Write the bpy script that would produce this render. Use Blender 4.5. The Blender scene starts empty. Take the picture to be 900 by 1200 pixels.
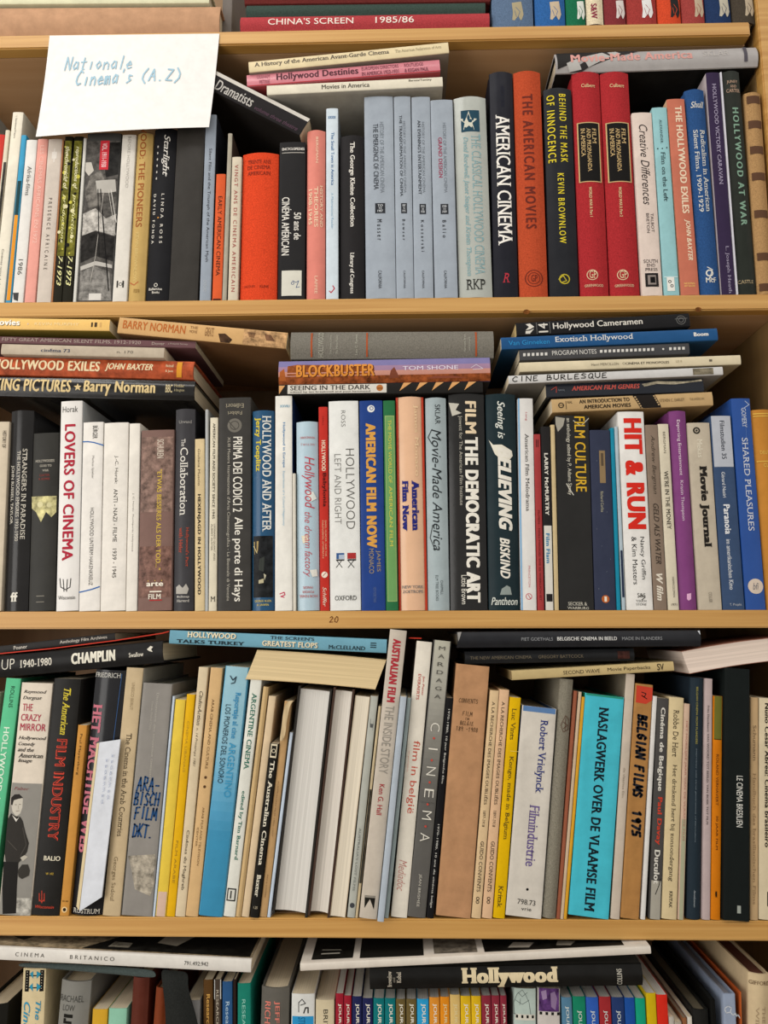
import bpy, bmesh, math, random
from mathutils import Vector, Matrix
random.seed(7)
S = bpy.context.scene
COL = S.collection
# ------------------------------------------------------------ camera, world, lights
F_PX, CX, CY, DIST = 900.0, 450.0, 600.0, 0.88
def nrm(v):
    l = math.sqrt(sum(a*a for a in v)); return [a/l for a in v]
AY = nrm([(470-450)/F_PX, -(740-600)/F_PX, 1.0])          # world axes seen in camera space (right, up, forward)
AX = [1, .005, 0]; AX[2] = -(AX[0]*AY[0]+AX[1]*AY[1])/AY[2]; AX = nrm(AX)
AZ = [AX[1]*AY[2]-AX[2]*AY[1], AX[2]*AY[0]-AX[0]*AY[2], AX[0]*AY[1]-AX[1]*AY[0]]
if AZ[1] < 0: AZ = [-a for a in AZ]
cam_d = bpy.data.cameras.new('camera'); cam = bpy.data.objects.new('camera', cam_d); COL.objects.link(cam)
cam_d.sensor_fit = 'VERTICAL'; cam_d.sensor_height = 24; cam_d.lens = 24*F_PX/1200; cam_d.clip_start = .02
right = Vector((AX[0], AY[0], AZ[0])); up = Vector((AX[1], AY[1], AZ[1])); fwd = Vector((AX[2], AY[2], AZ[2]))
cam.matrix_world = Matrix(((right.x, up.x, -fwd.x, 0), (right.y, up.y, -fwd.y, -DIST), (right.z, up.z, -fwd.z, 0), (0, 0, 0, 1)))
S.camera = cam
S.view_settings.view_transform = 'Standard'; S.view_settings.look = 'None'
S.view_settings.gamma = 1; S.view_settings.use_curve_mapping = False
S.view_settings.exposure = 0.0
W = bpy.data.worlds.new('room_light'); S.world = W; W.use_nodes = True
W.node_tree.nodes['Background'].inputs[0].default_value = (1.0, .96, .91, 1)
W.node_tree.nodes['Background'].inputs[1].default_value = .95
def area(name, loc, target, sx, sy, power, col):
    d = bpy.data.lights.new(name, 'AREA'); d.shape = 'RECTANGLE'; d.size = sx; d.size_y = sy; d.energy = power; d.color = col
    o = bpy.data.objects.new(name, d); COL.objects.link(o); o.location = loc
    o.rotation_euler = (Vector(target)-Vector(loc)).to_track_quat('-Z', 'Y').to_euler()
area('fluorescent_tube', (-.72, -.62, 1.45), (-.15, 0, .3), 1.2, .16, 8, (1, .97, .93))
area('second_tube', (.5, -1.3, 1.9), (.1, 0, -.2), 1.3, .2, 5.5, (1, .95, .88))
area('left_fill_light', (-1.35, -1.25, .0), (0, 0, .05), .9, 1.3, 20, (1, .97, .93))  # unseen soft fill added at front left to brighten undersides and lower rows
def unp(px, py, y=0.0):
    c = [(px-CX)/F_PX, -(py-CY)/F_PX, 1.0]
    w = [sum(a*b for a, b in zip(ax, c)) for ax in (AX, AY, AZ)]
    t = (y+DIST)/w[1]
    return t*w[0], t*w[2]
# ------------------------------------------------------------ materials
def lin(h, k=.86):
    h = h.lstrip('#'); h = h if len(h) == 6 else ''.join(c*2 for c in h); r = [int(h[i:i+2], 16)/255 for i in (0, 2, 4)]
    c3 = [k*((c/12.92) if c <= .04045 else ((c+.055)/1.055)**2.4) for c in r]; y = sum(c3)/3
    return [c*y/(y+.010) for c in c3]
MC = {}
def nodes(name):
    m = bpy.data.materials.new(name); m.use_nodes = True; nt = m.node_tree
    return m, nt, nt.nodes['Principled BSDF']
def mat(h, kind='paper'):
    k = (h, kind)
    if k in MC: return MC[k]
    m, nt, b = nodes(kind+'_'+h.lstrip('#'))
    c = lin(h); N = nt.nodes; L = nt.links
    tc = N.new('ShaderNodeTexCoord'); nz = N.new('ShaderNodeTexNoise'); ramp = N.new('ShaderNodeMapRange'); mx = N.new('ShaderNodeMix'); mx.data_type = 'RGBA'
    sc, amp, rough, bump = {'paper': (45, .10, .55, .0), 'gloss': (20, .07, .2, .25), 'cloth': (700, .30, .85, .35), 'kraft': (60, .14, .8, .1),
        'print': (80, .05, .5, 0), 'photo': (110, .75, .35, 0), 'marble': (70, .5, .4, 0), 'satin': (30, .10, .38, .1)}[kind]
    nz.inputs['Scale'].default_value = sc; nz.inputs['Detail'].default_value = 6; nz.inputs['Roughness'].default_value = .65
    L.new(tc.outputs['Object'], nz.inputs['Vector'])
    ramp.inputs['From Min'].default_value = .3; ramp.inputs['From Max'].default_value = .7
    L.new(nz.outputs['Fac'], ramp.inputs['Value']); L.new(ramp.outputs['Result'], mx.inputs['Factor'])
    mx.inputs['A'].default_value = [x*(1-amp) for x in c]+[1]; mx.inputs['B'].default_value = [min(.95, x*(1+amp)+.004*(kind in ('gloss', 'satin'))) for x in c]+[1]
    L.new(mx.outputs['Result'], b.inputs['Base Color'])
    b.inputs['Roughness'].default_value = rough
    b.inputs['Specular IOR Level'].default_value = .20 if kind == 'gloss' else .09 if kind == 'satin' else .06
    if bump:
        bp = N.new('ShaderNodeBump'); bp.inputs['Strength'].default_value = bump; bp.inputs['Distance'].default_value = .0006
        if kind == 'gloss':
            n2 = N.new('ShaderNodeTexNoise'); n2.inputs['Scale'].default_value = 55; n2.inputs['Detail'].default_value = 3; n2.inputs['Distortion'].default_value = .6
            L.new(tc.outputs['Object'], n2.inputs['Vector']); L.new(n2.outputs['Fac'], bp.inputs['Height'])
        else: L.new(nz.outputs['Fac'], bp.inputs['Height'])
        L.new(bp.outputs['Normal'], b.inputs['Normal'])
    MC[k] = m; return m
def pages_mat(h):
    k = (h, 'pages')
    if k in MC: return MC[k]
    m, nt, b = nodes('pages_'+h.lstrip('#')); N = nt.nodes; L = nt.links; c = lin(h)
    tc = N.new('ShaderNodeTexCoord'); mp = N.new('ShaderNodeMapping'); mp.inputs['Scale'].default_value = (900, 6, 4)
    nz = N.new('ShaderNodeTexNoise'); nz.inputs['Scale'].default_value = 1; nz.inputs['Detail'].default_value = 4
    L.new(tc.outputs['Object'], mp.inputs[0]); L.new(mp.outputs[0], nz.inputs['Vector'])
    r = N.new('ShaderNodeMapRange'); r.inputs['From Min'].default_value = .35; r.inputs['From Max'].default_value = .65; L.new(nz.outputs['Fac'], r.inputs['Value'])
    mx = N.new('ShaderNodeMix'); mx.data_type = 'RGBA'; L.new(r.outputs[0], mx.inputs['Factor'])
    mx.inputs['A'].default_value = [x*.88 for x in c]+[1]; mx.inputs['B'].default_value = [min(.9, x*1.05) for x in c]+[1]
    L.new(mx.outputs['Result'], b.inputs['Base Color']); b.inputs['Roughness'].default_value = .9; b.inputs['Specular IOR Level'].default_value = .1
    bp = N.new('ShaderNodeBump'); bp.inputs['Strength'].default_value = .4; bp.inputs['Distance'].default_value = .0004; L.new(nz.outputs['Fac'], bp.inputs['Height']); L.new(bp.outputs[0], b.inputs['Normal'])
    MC[k] = m; return m
def wood_mat(name, ca, cb, sx=3.0, fine=170, rough=.5):
    m, nt, b = nodes(name); N = nt.nodes; L = nt.links
    tc = N.new('ShaderNodeTexCoord'); mp = N.new('ShaderNodeMapping'); mp.inputs['Scale'].default_value = (sx, 40, fine)
    nz = N.new('ShaderNodeTexNoise'); nz.inputs['Scale'].default_value = 1; nz.inputs['Detail'].default_value = 5; nz.inputs['Distortion'].default_value = .4
    L.new(tc.outputs['Object'], mp.inputs[0]); L.new(mp.outputs[0], nz.inputs['Vector'])
    r = N.new('ShaderNodeMapRange'); r.inputs['From Min'].default_value = .3; r.inputs['From Max'].default_value = .7; L.new(nz.outputs['Fac'], r.inputs['Value'])
    mx = N.new('ShaderNodeMix'); mx.data_type = 'RGBA'; L.new(r.outputs[0], mx.inputs['Factor'])
    mx.inputs['A'].default_value = lin(ca)+[1]; mx.inputs['B'].default_value = lin(cb)+[1]
    L.new(mx.outputs['Result'], b.inputs['Base Color']); b.inputs['Roughness'].default_value = rough
    bp = N.new('ShaderNodeBump'); bp.inputs['Strength'].default_value = .15; bp.inputs['Distance'].default_value = .0005; L.new(nz.outputs['Fac'], bp.inputs['Height']); L.new(bp.outputs[0], b.inputs['Normal'])
    return m
PINE = wood_mat('pine_edging', '#b17f38', '#c99c55')
BOARD = wood_mat('veneer_board', '#b68c60', '#c49d74', 2.0, 60, .6)
PANEL = wood_mat('shaded_panel_wood', '#86683f', '#977848', 30.0, 3, .6)  # shade on the panels' inner faces put into a darker wood colour
BACKM = wood_mat('back_board', '#7d5f40', '#8f704e', 30.0, 3, .7)
# ------------------------------------------------------------ object helpers
def mk(name, verts, faces, m, parent=None, smooth=None):
    me = bpy.data.meshes.new(name); me.from_pydata(verts, [], faces); me.materials.append(m); me.update()
    if smooth:
        me.polygons.foreach_set('use_smooth', [True]*len(me.polygons)); me.set_sharp_from_angle(angle=math.radians(smooth))
    o = bpy.data.objects.new(name, me); COL.objects.link(o)
    if parent: o.parent = parent
    return o
def boxv(x0, x1, y0, y1, z0, z1, bev=0):
    v = [(x, y, z) for z in (z0, z1) for y in (y0, y1) for x in (x0, x1)]
    f = [(0, 2, 3, 1), (4, 5, 7, 6), (0, 1, 5, 4), (2, 6, 7, 3), (0, 4, 6, 2), (1, 3, 7, 5)]
    return v, f
def box(name, x0, x1, y0, y1, z0, z1, m, parent=None, bev=0):
    o = mk(name, *boxv(x0, x1, y0, y1, z0, z1), m, parent)
    if bev:
        b = bmesh.new(); b.from_mesh(o.data); bmesh.ops.bevel(b, geom=b.edges[:], offset=bev, segments=2, affect='EDGES'); b.to_mesh(o.data); b.free()
    return o
def thing(name, label, cat, loc=(0, 0, 0), roty=0, group=None):
    o = bpy.data.objects.new(name, None); o.empty_display_size = .02; COL.objects.link(o); o.location = loc; o.rotation_euler = (0, roty, 0)
    o['label'] = label; o['category'] = cat
    if group: o['group'] = group
    return o
# ------------------------------------------------------------ lettering
# style letters: b bold, B extra bold, i italic, s serif, w handwriting (strokes), f upside down, l light
GL = {}
def glyph_mesh(txt, st):
    k = (txt, ''.join(sorted(c for c in st if c in 'bBXislkK')))
    if k in GL: return GL[k]
    cu = bpy.data.curves.new('t', 'FONT'); cu.body = txt; cu.size = 1; cu.resolution_u = 3
    cu.offset = -.012 if 'l' in st else 0
    cu.shear = .3 if 'i' in st else 0
    cu.space_character = 1.35 if 'k' in st else 1.8 if 'K' in st else 1.12 if 'X' in st else 1.08 if 'B' in st else 1.02 if 'b' in st else 1
    o = bpy.data.objects.new('t', cu); COL.objects.link(o)
    GL[k] = o; return o
def bake_glyphs():
    dg = bpy.context.evaluated_depsgraph_get(); dg.update()
    for k, o in list(GL.items()):
        me = o.evaluated_get(dg).to_mesh()
        v = [(p.co.x, p.co.y) for p in me.vertices]; f = [tuple(p.vertices) for p in me.polygons]
        if 's' in k[1] and v:            # serifs: small bars on short flat stroke ends
            cnt = {}
            for p in f:
                for i in range(len(p)):
                    e = tuple(sorted((p[i], p[i-1]))); cnt[e] = cnt.get(e, 0)+1
            sh = .3 if 'i' in k[1] else 0
            for (a, c2), n in list(cnt.items()):
                if n == 1:
                    (x1, y1), (x2, y2) = v[a], v[c2]
                    w = abs(x2-x1)
                    if abs(y1-y2) < 1e-4 and .045 < w < .24 and not (.12 < y1 < .3):
                        lo, hi = min(x1, x2), max(x1, x2); b0 = len(v); s = 1 if y1 < .2 else -1; e = .075 if not set('BX') & set(k[1]) else .05; th = .04
                        if 0.08 < y1 < .12: continue
                        v += [(lo-e, y1), (hi+e, y1), (hi+e+sh*s*th, y1+s*th), (lo-e+sh*s*th, y1+s*th)]
                        f.append((b0, b0+1, b0+2, b0+3))
        if set('bBX') & set(k[1]):      # heavier strokes: the outline laid over itself with small shifts
            sh_ = [(-.017, 0), (.017, 0)] if 'b' in k[1] else [(d, e*.022) for d in (-.07, -.023, .023, .07) for e in (-1, 1)] if 'X' in k[1] else [(-.042, 0), (0, .018), (.042, 0), (0, -.018)]
            n = len(v); base = v; bf = f; v = []; f = []; lay = []
            for q, (dx, dy) in enumerate(sh_):
                v += [(x+dx, y+dy) for x, y in base]; lay += [q]*n; f += [tuple(i+q*n for i in p) for p in bf]
        xs = [p[0] for p in v] or [0, 1]; ys = [p[1] for p in v] or [0, 1]
        x0, x1, y0, y1 = min(xs), max(xs), min(ys), max(ys); w = max(1e-6, x1-x0); h = max(1e-6, y1-y0)
        o.evaluated_get(dg).to_mesh_clear()
        if not set('bBX') & set(k[1]): lay = [0]*len(v)
        GL[k] = ([((x-x0)/w, (y-y0)/h, q) for (x, y), q in zip(v, lay)], f)
        GLO.append(o)
    for o in GLO:
        cu = o.data; bpy.data.objects.remove(o); bpy.data.curves.remove(cu)
GLO = []
STK = {  # handwriting strokes in a unit box
 'A': [[(0, 0), (.45, 1), (.9, 0)], [(.2, .4), (.75, .4)]], 'B': [[(.1, 0), (.15, 1), (.7, .9), (.65, .6), (.15, .5)], [(.15, .5), (.85, .4), (.8, .05), (.1, 0)]],
 'C': [[(.9, .85), (.55, 1), (.1, .6), (.1, .25), (.45, 0), (.85, .1)]], 'D': [[(.1, 0), (.1, 1)], [(0, 1), (.7, .85), (.9, .45), (.6, .05), (0, 0)]],
 'E': [[(.8, 1), (.15, .95), (.1, 0), (.85, .05)], [(.1, .5), (.65, .52)]], 'F': [[(.9, 1), (.15, .95), (.1, 0)], [(.1, .5), (.7, .55)]],
 'G': [[(.85, .85), (.5, 1), (.1, .6), (.15, .15), (.5, 0), (.85, .2), (.85, .45), (.5, .45)]], 'H': [[(.1, 0), (.1, 1)], [(.85, 0), (.85, 1)], [(.1, .5), (.85, .5)]],
 'I': [[(.5, 0), (.5, 1)]], 'K': [[(.1, 0), (.1, 1)], [(.85, 1), (.15, .45), (.9, 0)]], 'L': [[(.15, 1), (.1, 0), (.85, .05)]],
 'M': [[(0, 0), (.1, 1), (.5, .3), (.85, 1), (1, 0)]], 'N': [[(.05, 0), (.1, 1), (.85, 0), (.9, 1)]], 'R': [[(.1, 0), (.1, 1), (.75, .9), (.75, .55), (.15, .5), (.9, 0)]],
 'O': [[(.5, 1), (.1, .6), (.15, .1), (.6, 0), (.9, .4), (.8, .9), (.5, 1)]], 'S': [[(.85, .85), (.4, 1), (.1, .75), (.8, .35), (.7, .05), (.05, .1)]], 'T': [[(0, 1), (1, .95)], [(.5, 1), (.5, 0)]],
 'U': [[(.1, 1), (.1, .2), (.5, 0), (.85, .2), (.9, 1)]], 'V': [[(0, 1), (.45, 0), (.9, 1)]], 'Q': [[(.5, 1), (.1, .6), (.15, .1), (.6, 0), (.9, .4), (.8, .9), (.5, 1)], [(.6, .3), (1, -.1)]],
 'Z': [[(.05, 1), (.85, .95), (.05, .05), (.9, 0)]], 'W': [[(0, 1), (.25, 0), (.5, .7), (.75, 0), (1, 1)]], 'Y': [[(0, 1), (.5, .5)], [(1, 1), (.4, 0)]], 'P': [[(.1, 0), (.1, 1), (.8, .85), (.7, .5), (.1, .45)]],
 '1': [[(.2, .8), (.5, 1), (.5, 0)]], '9': [[(.8, .7), (.4, .5), (.15, .75), (.5, 1), (.8, .8), (.7, 0)]], '7': [[(.05, 1), (.9, .95), (.4, 0)]], '5': [[(.85, 1), (.2, .95), (.15, .55), (.75, .5), (.8, .1), (.1, 0)]],
 '2': [[(.1, .8), (.5, 1), (.8, .75), (.05, 0), (.9, .05)]], '0': [[(.5, 1), (.1, .6), (.15, .1), (.6, 0), (.9, .4), (.8, .9), (.5, 1)]], '8': [[(.5, .5), (.15, .75), (.5, 1), (.85, .75), (.15, .2), (.5, 0), (.85, .25), (.5, .5)]],
 'a': [[(.8, .5), (.4, .6), (.1, .25), (.35, 0), (.75, .2), (.8, .55), (.9, 0)]], 't': [[(.45, .95), (.4, .1), (.75, .05)], [(.05, .62), (.85, .65)]], 'i': [[(.5, .55), (.5, 0)]], 'o': [[(.5, .58), (.12, .3), (.5, 0), (.88, .3), (.5, .58)]],
 'n': [[(.1, .55), (.12, 0)], [(.12, .35), (.5, .58), (.8, .4), (.88, 0)]], 'l': [[(.5, 1.05), (.45, 0)]], 'e': [[(.1, .28), (.85, .32), (.5, .58), (.1, .3), (.4, 0), (.9, .1)]],
 'm': [[(.05, .55), (.08, 0)], [(.08, .4), (.3, .58), (.45, 0)], [(.45, .4), (.7, .58), (.9, 0)]], 's': [[(.8, .5), (.3, .55), (.35, .3), (.75, .2), (.2, 0)]], "'": [[(.4, 1), (.4, .8)]],
 '(': [[(.8, 1.1), (.3, .6), (.3, .2), (.8, -.2)]], ')': [[(.2, 1.1), (.7, .6), (.7, .2), (.2, -.2)]], '.': [[(.4, .02), (.5, .02)]], '-': [[(.2, .45), (.8, .45)]], '&': [[(.9, 0), (.2, .8), (.5, 1), (.7, .8), (.1, .3), (.4, 0), (.9, .4)]], ' ': []}
def ribbon(V, Fc, pts, w):
    n = len(pts)
    for i, (x, y) in enumerate(pts):
        b = len(V)
        V += [(x+w/2*math.cos(k*math.pi/4), y+w/2*math.sin(k*math.pi/4)) for k in range(8)]; Fc.append(tuple(range(b, b+8)))
        if i < n-1:
            x2, y2 = pts[i+1]; l = math.hypot(x2-x, y2-y)
            if l < 1e-7: continue
            nx, ny = -(y2-y)/l*w/2, (x2-x)/l*w/2; b = len(V)
            V += [(x+nx, y+ny), (x-nx, y-ny), (x2-nx, y2-ny), (x2+nx, y2+ny)]; Fc.append((b, b+1, b+2, b+3))
def hand(txt, L, Hh, w, seed=1, slant=.15):
    r = random.Random(seed); V = []; Fc = []; n = len(txt); cw = L/n
    for i, c in enumerate(txt):
        jy = r.uniform(-.05, .05)*Hh
        for pl in STK.get(c, STK.get(c.upper(), [])):
            pts = [(i*cw+cw*.82*x+slant*Hh*y*.5+r.uniform(-.02, .02)*cw, Hh*y+jy) for x, y in pl]
            ribbon(V, Fc, pts, w)
    return V, Fc
# ------------------------------------------------------------ books
BOOKS = []
def T(txt, a0, a1, v0, v1, col, st=''): glyph_mesh(txt, st) if 'w' not in st else 0; return ('T', txt, a0, a1, v0, v1, col, st)
def H(txt, v0, v1, a0, a1, col, st=''): glyph_mesh(txt, st) if 'w' not in st else 0; return ('H', txt, v0, v1, a0, a1, col, st)
def R(a0, a1, v0, v1, col, k='print'): return ('R', a0, a1, v0, v1, col, k)
def C(a, v, r, col, ring=0): return ('C', a, v, r, col, ring)
def P(pts, col, k='print'): return ('P', pts, col, k)
def K(pts, col, w=.6): return ('K', pts, col, w)      # pen line along pixel points
def FT(pts, col, k='print'): return ('F', pts, col, k)  # on the upper cover of a lying book
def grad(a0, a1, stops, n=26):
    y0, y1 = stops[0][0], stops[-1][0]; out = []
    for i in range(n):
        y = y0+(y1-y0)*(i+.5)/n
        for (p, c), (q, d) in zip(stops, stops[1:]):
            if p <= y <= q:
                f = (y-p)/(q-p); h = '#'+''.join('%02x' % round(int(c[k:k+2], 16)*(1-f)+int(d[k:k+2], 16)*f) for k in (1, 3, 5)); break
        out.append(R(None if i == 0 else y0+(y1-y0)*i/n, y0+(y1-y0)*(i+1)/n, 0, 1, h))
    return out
SH = {'A': (.7666, 41.3, -16/870), 'B': (.3995, 353.7, -8.7/890), 'C': (.0233, 717, -2.5/890), 'D': (-.3043, 1074.6, 4.4/890), 'E': (-.645, 0, 0)}
ORD = {'A': [], 'B': [], 'C': [], 'D': [], 'E': []}
def up_(sh, xb0, xb1, xt0, xt1, yt, col, kind, label, prims=(), d=150, sb=.0015, side=None, pg='#dccdb0', mk_='paper', h=None):
    z0, c0, sl = SH[sh]
    def px_at_base(x):          # pixel x at the shelf line -> world x
        return unp(x, c0+sl*x, sb)[0] if sh != 'E' else None
    if sh == 'E':               # xb given at the lower picture edge: follow the line down to the unseen shelf
        if h:                   # row above the frame handled by height
            pass
        A0, A1 = unp(xb0, 1200, sb), unp(xb1, 1200, sb); B0, B1 = unp(xt0, yt, sb), unp(xt1, yt, sb)
        k = lambda a, b: b[0] + (a[0]-b[0])*(b[1]-z0)/max(.02, (b[1]-a[1])) if b[1]-a[1] > .03 else b[0]
        bl, br = k(A0, B0), k(A1, B1); 
    else: bl, br = px_at_base(xb0), px_at_base(xb1); B0, B1 = unp(xt0, yt, sb), unp(xt1, yt, sb)
    if sh == 'A': B0 = (bl+.0, z0+h); B1 = (br+.0, z0+h)
    zt = (B0[1]+B1[1])/2; cb, ct = (bl+br)/2, (B0[0]+B1[0])/2
    th = math.atan2(ct-cb, zt-z0)
    t = ((br-bl)+(B1[0]-B0[0]))/2*math.cos(th); hh = math.hypot(ct-cb, zt-z0)-.5*t*abs(math.sin(th))
    b = dict(sh=sh, lie=False, th=th, t=max(t, .0012), h=hh, cx=cb, z0=z0, d=d/1000, sb=sb, col=col, kind=kind, label=label, prims=prims, side=side, pg=pg, mk=mk_, name='book', bend=0, skew=0,
             ca=((xt0+xt1)/2, yt, (xb0+xb1)/2, c0+sl*xb0 if sh not in 'E' else 1200), grp={'A': 'books standing on the top board', 'B': 'books standing on the second shelf', 'C': 'books standing on the third shelf', 'D': 'books standing on the fourth shelf', 'E': 'books standing on the lowest shelf'}[sh])
    ORD[sh].append(b); BOOKS.append(b); return b
LIE = []
def lie(stack, L, Rr, col, kind, label, prims=(), d=150, sb=0.0, side=None, pg='#dccdb0', mk_='paper', bend=0, skew=0, grp=None):
    (xl, ylt, ylb), (xr, yrt, yrb) = L, Rr
    LB, RB, LT, RT = unp(xl, ylb, sb), unp(xr, yrb, sb), unp(xl, ylt, sb), unp(xr, yrt, sb)
    al = math.atan2((RB[1]+RT[1])/2-(LB[1]+LT[1])/2, RB[0]-LB[0])
    t = ((LT[1]-LB[1])+(RT[1]-RB[1]))/2*math.cos(al); hh = math.hypot(RB[0]-LB[0], RB[1]-LB[1])
    mz, mx_ = (LT[1]+LB[1]+RT[1]+RB[1])/4, (RB[0]+LB[0])/2
    ox = mx_+hh/2*math.cos(al)+t/2*math.sin(al); oz = mz+hh/2*math.sin(al)-t/2*math.cos(al)
    b = dict(sh=stack, lie=True, al=al, t=t, h=hh, ox=ox, oz=oz, d=d/1000, sb=sb, col=col, kind=kind, label=label, prims=prims, side=side, pg=pg, mk=mk_, name='book', bend=bend, skew=skew,
             ca=(xl, (ylt+ylb)/2, xr, (yrt+yrb)/2), grp=grp or 'books lying on top of the rows')
    LIE.append(b); BOOKS.append(b); return b
def settle():      # neighbours must not run into each other: share out any overlap
    for sh, L in ORD.items():
        for it in range(6):
            for a, b in zip(L, L[1:]):
                def edge(o, side, z):
                    c = o['cx']+math.tan(o['th'])*z; return c+side*o['t']/2/math.cos(o['th'])
                hz = min(a['h']*math.cos(a['th']), b['h']*math.cos(b['th']))
                ov = max(edge(a, 1, z)-edge(b, -1, z) for z in (0, hz))+.0003
                if ov > 0:
                    q = a['t']/(a['t']+b['t'])
                    for o, s, f in ((a, -1, q), (b, 1, 1-q)):
                        if ov*f > 0:
                            cut = min(ov*f, o['t']*.3); o['t'] -= cut; o['cx'] += s*cut/2
                    # a's and b's top corners may still touch: align the tilts a little
                    lo = edge(a, 1, 0)-edge(b, -1, 0); hi = edge(a, 1, hz)-edge(b, -1, hz)
                    if max(lo, hi) > 0:
                        dt = (hi-lo)/hz*.25; a['th'] -= dt; b['th'] += dt
def rect(b):       # footprint of a book in the front view (x, z corners)
    phi, o = frame(b); t, h = b['t'], b['h']; cx = (math.cos(phi), -math.sin(phi)); cz = (math.sin(phi), math.cos(phi))
    return [(o[0]+cx[0]*u+cz[0]*w, o[2]+cx[1]*u+cz[1]*w) for u, w in ((0, 0), (t, 0), (t, h), (0, h))]
def hit(A, B, eps=.00015):
    for P_, in ((A,), (B,)):
        for i in range(2):
            ax = (P_[i+1][0]-P_[i][0], P_[i+1][1]-P_[i][1]); l = math.hypot(*ax); ax = (ax[0]/l, ax[1]/l)
            a = [x*ax[0]+z*ax[1] for x, z in A]; b = [x*ax[0]+z*ax[1] for x, z in B]
            if min(a) > max(b)-eps or min(b) > max(a)-eps: return False
    return True
def stack():       # lift each lying book just clear of what it rests on, and keep it below the board above
    tops = {'A': 9, 'B': SH['A'][0]-.0198, 'C': SH['B'][0]-.0198, 'D': SH['C'][0]-.0198, 'E': SH['D'][0]-.0198}
    done = {k: [rect(b) for b in v] for k, v in ORD.items()}
    for b in LIE:
        zs = SH[b['sh']][0]; n = 0; z00 = b['oz']
        lo = min(z for x, z in rect(b))
        if lo < zs+.0002: b['oz'] += zs+.0002-lo
        while n < 12 and any(hit(rect(b), r) for r in done[b['sh']]): b['oz'] += .0003; n += 1
        while max(z for x, z in rect(b)) > tops[b['sh']]-.0004: b['t'] -= .0002
        done[b['sh']].append(rect(b))
def frame(b):
    if b['lie']:
        phi = -math.pi/2-b['al']; o = (b['ox'], b['sb'], b['oz'])
    else:
        phi = b['th']; t = b['t']; o = (b['cx']-t/2*math.cos(phi), b['sb'], b['z0']+.0002+t/2*math.sin(phi)+t/2*abs(math.sin(phi)))
    return phi, o
def loc_of(b, px, py):
    phi, o = frame(b); X, Z = unp(px, py, b['sb']); dx, dz = X-o[0], Z-o[2]
    return dx*math.cos(phi)-dz*math.sin(phi), dx*math.sin(phi)+dz*math.cos(phi)
def along(b, a):   # pixel coordinate along the spine -> local z
    x0, y0, x1, y1 = b['ca']
    if b['lie']: return loc_of(b, a, y0+(y1-y0)*(a-x0)/(x1-x0))[1]
    return loc_of(b, x0+(x1-x0)*(a-y0)/(y1-y0), a)[1]
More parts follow.
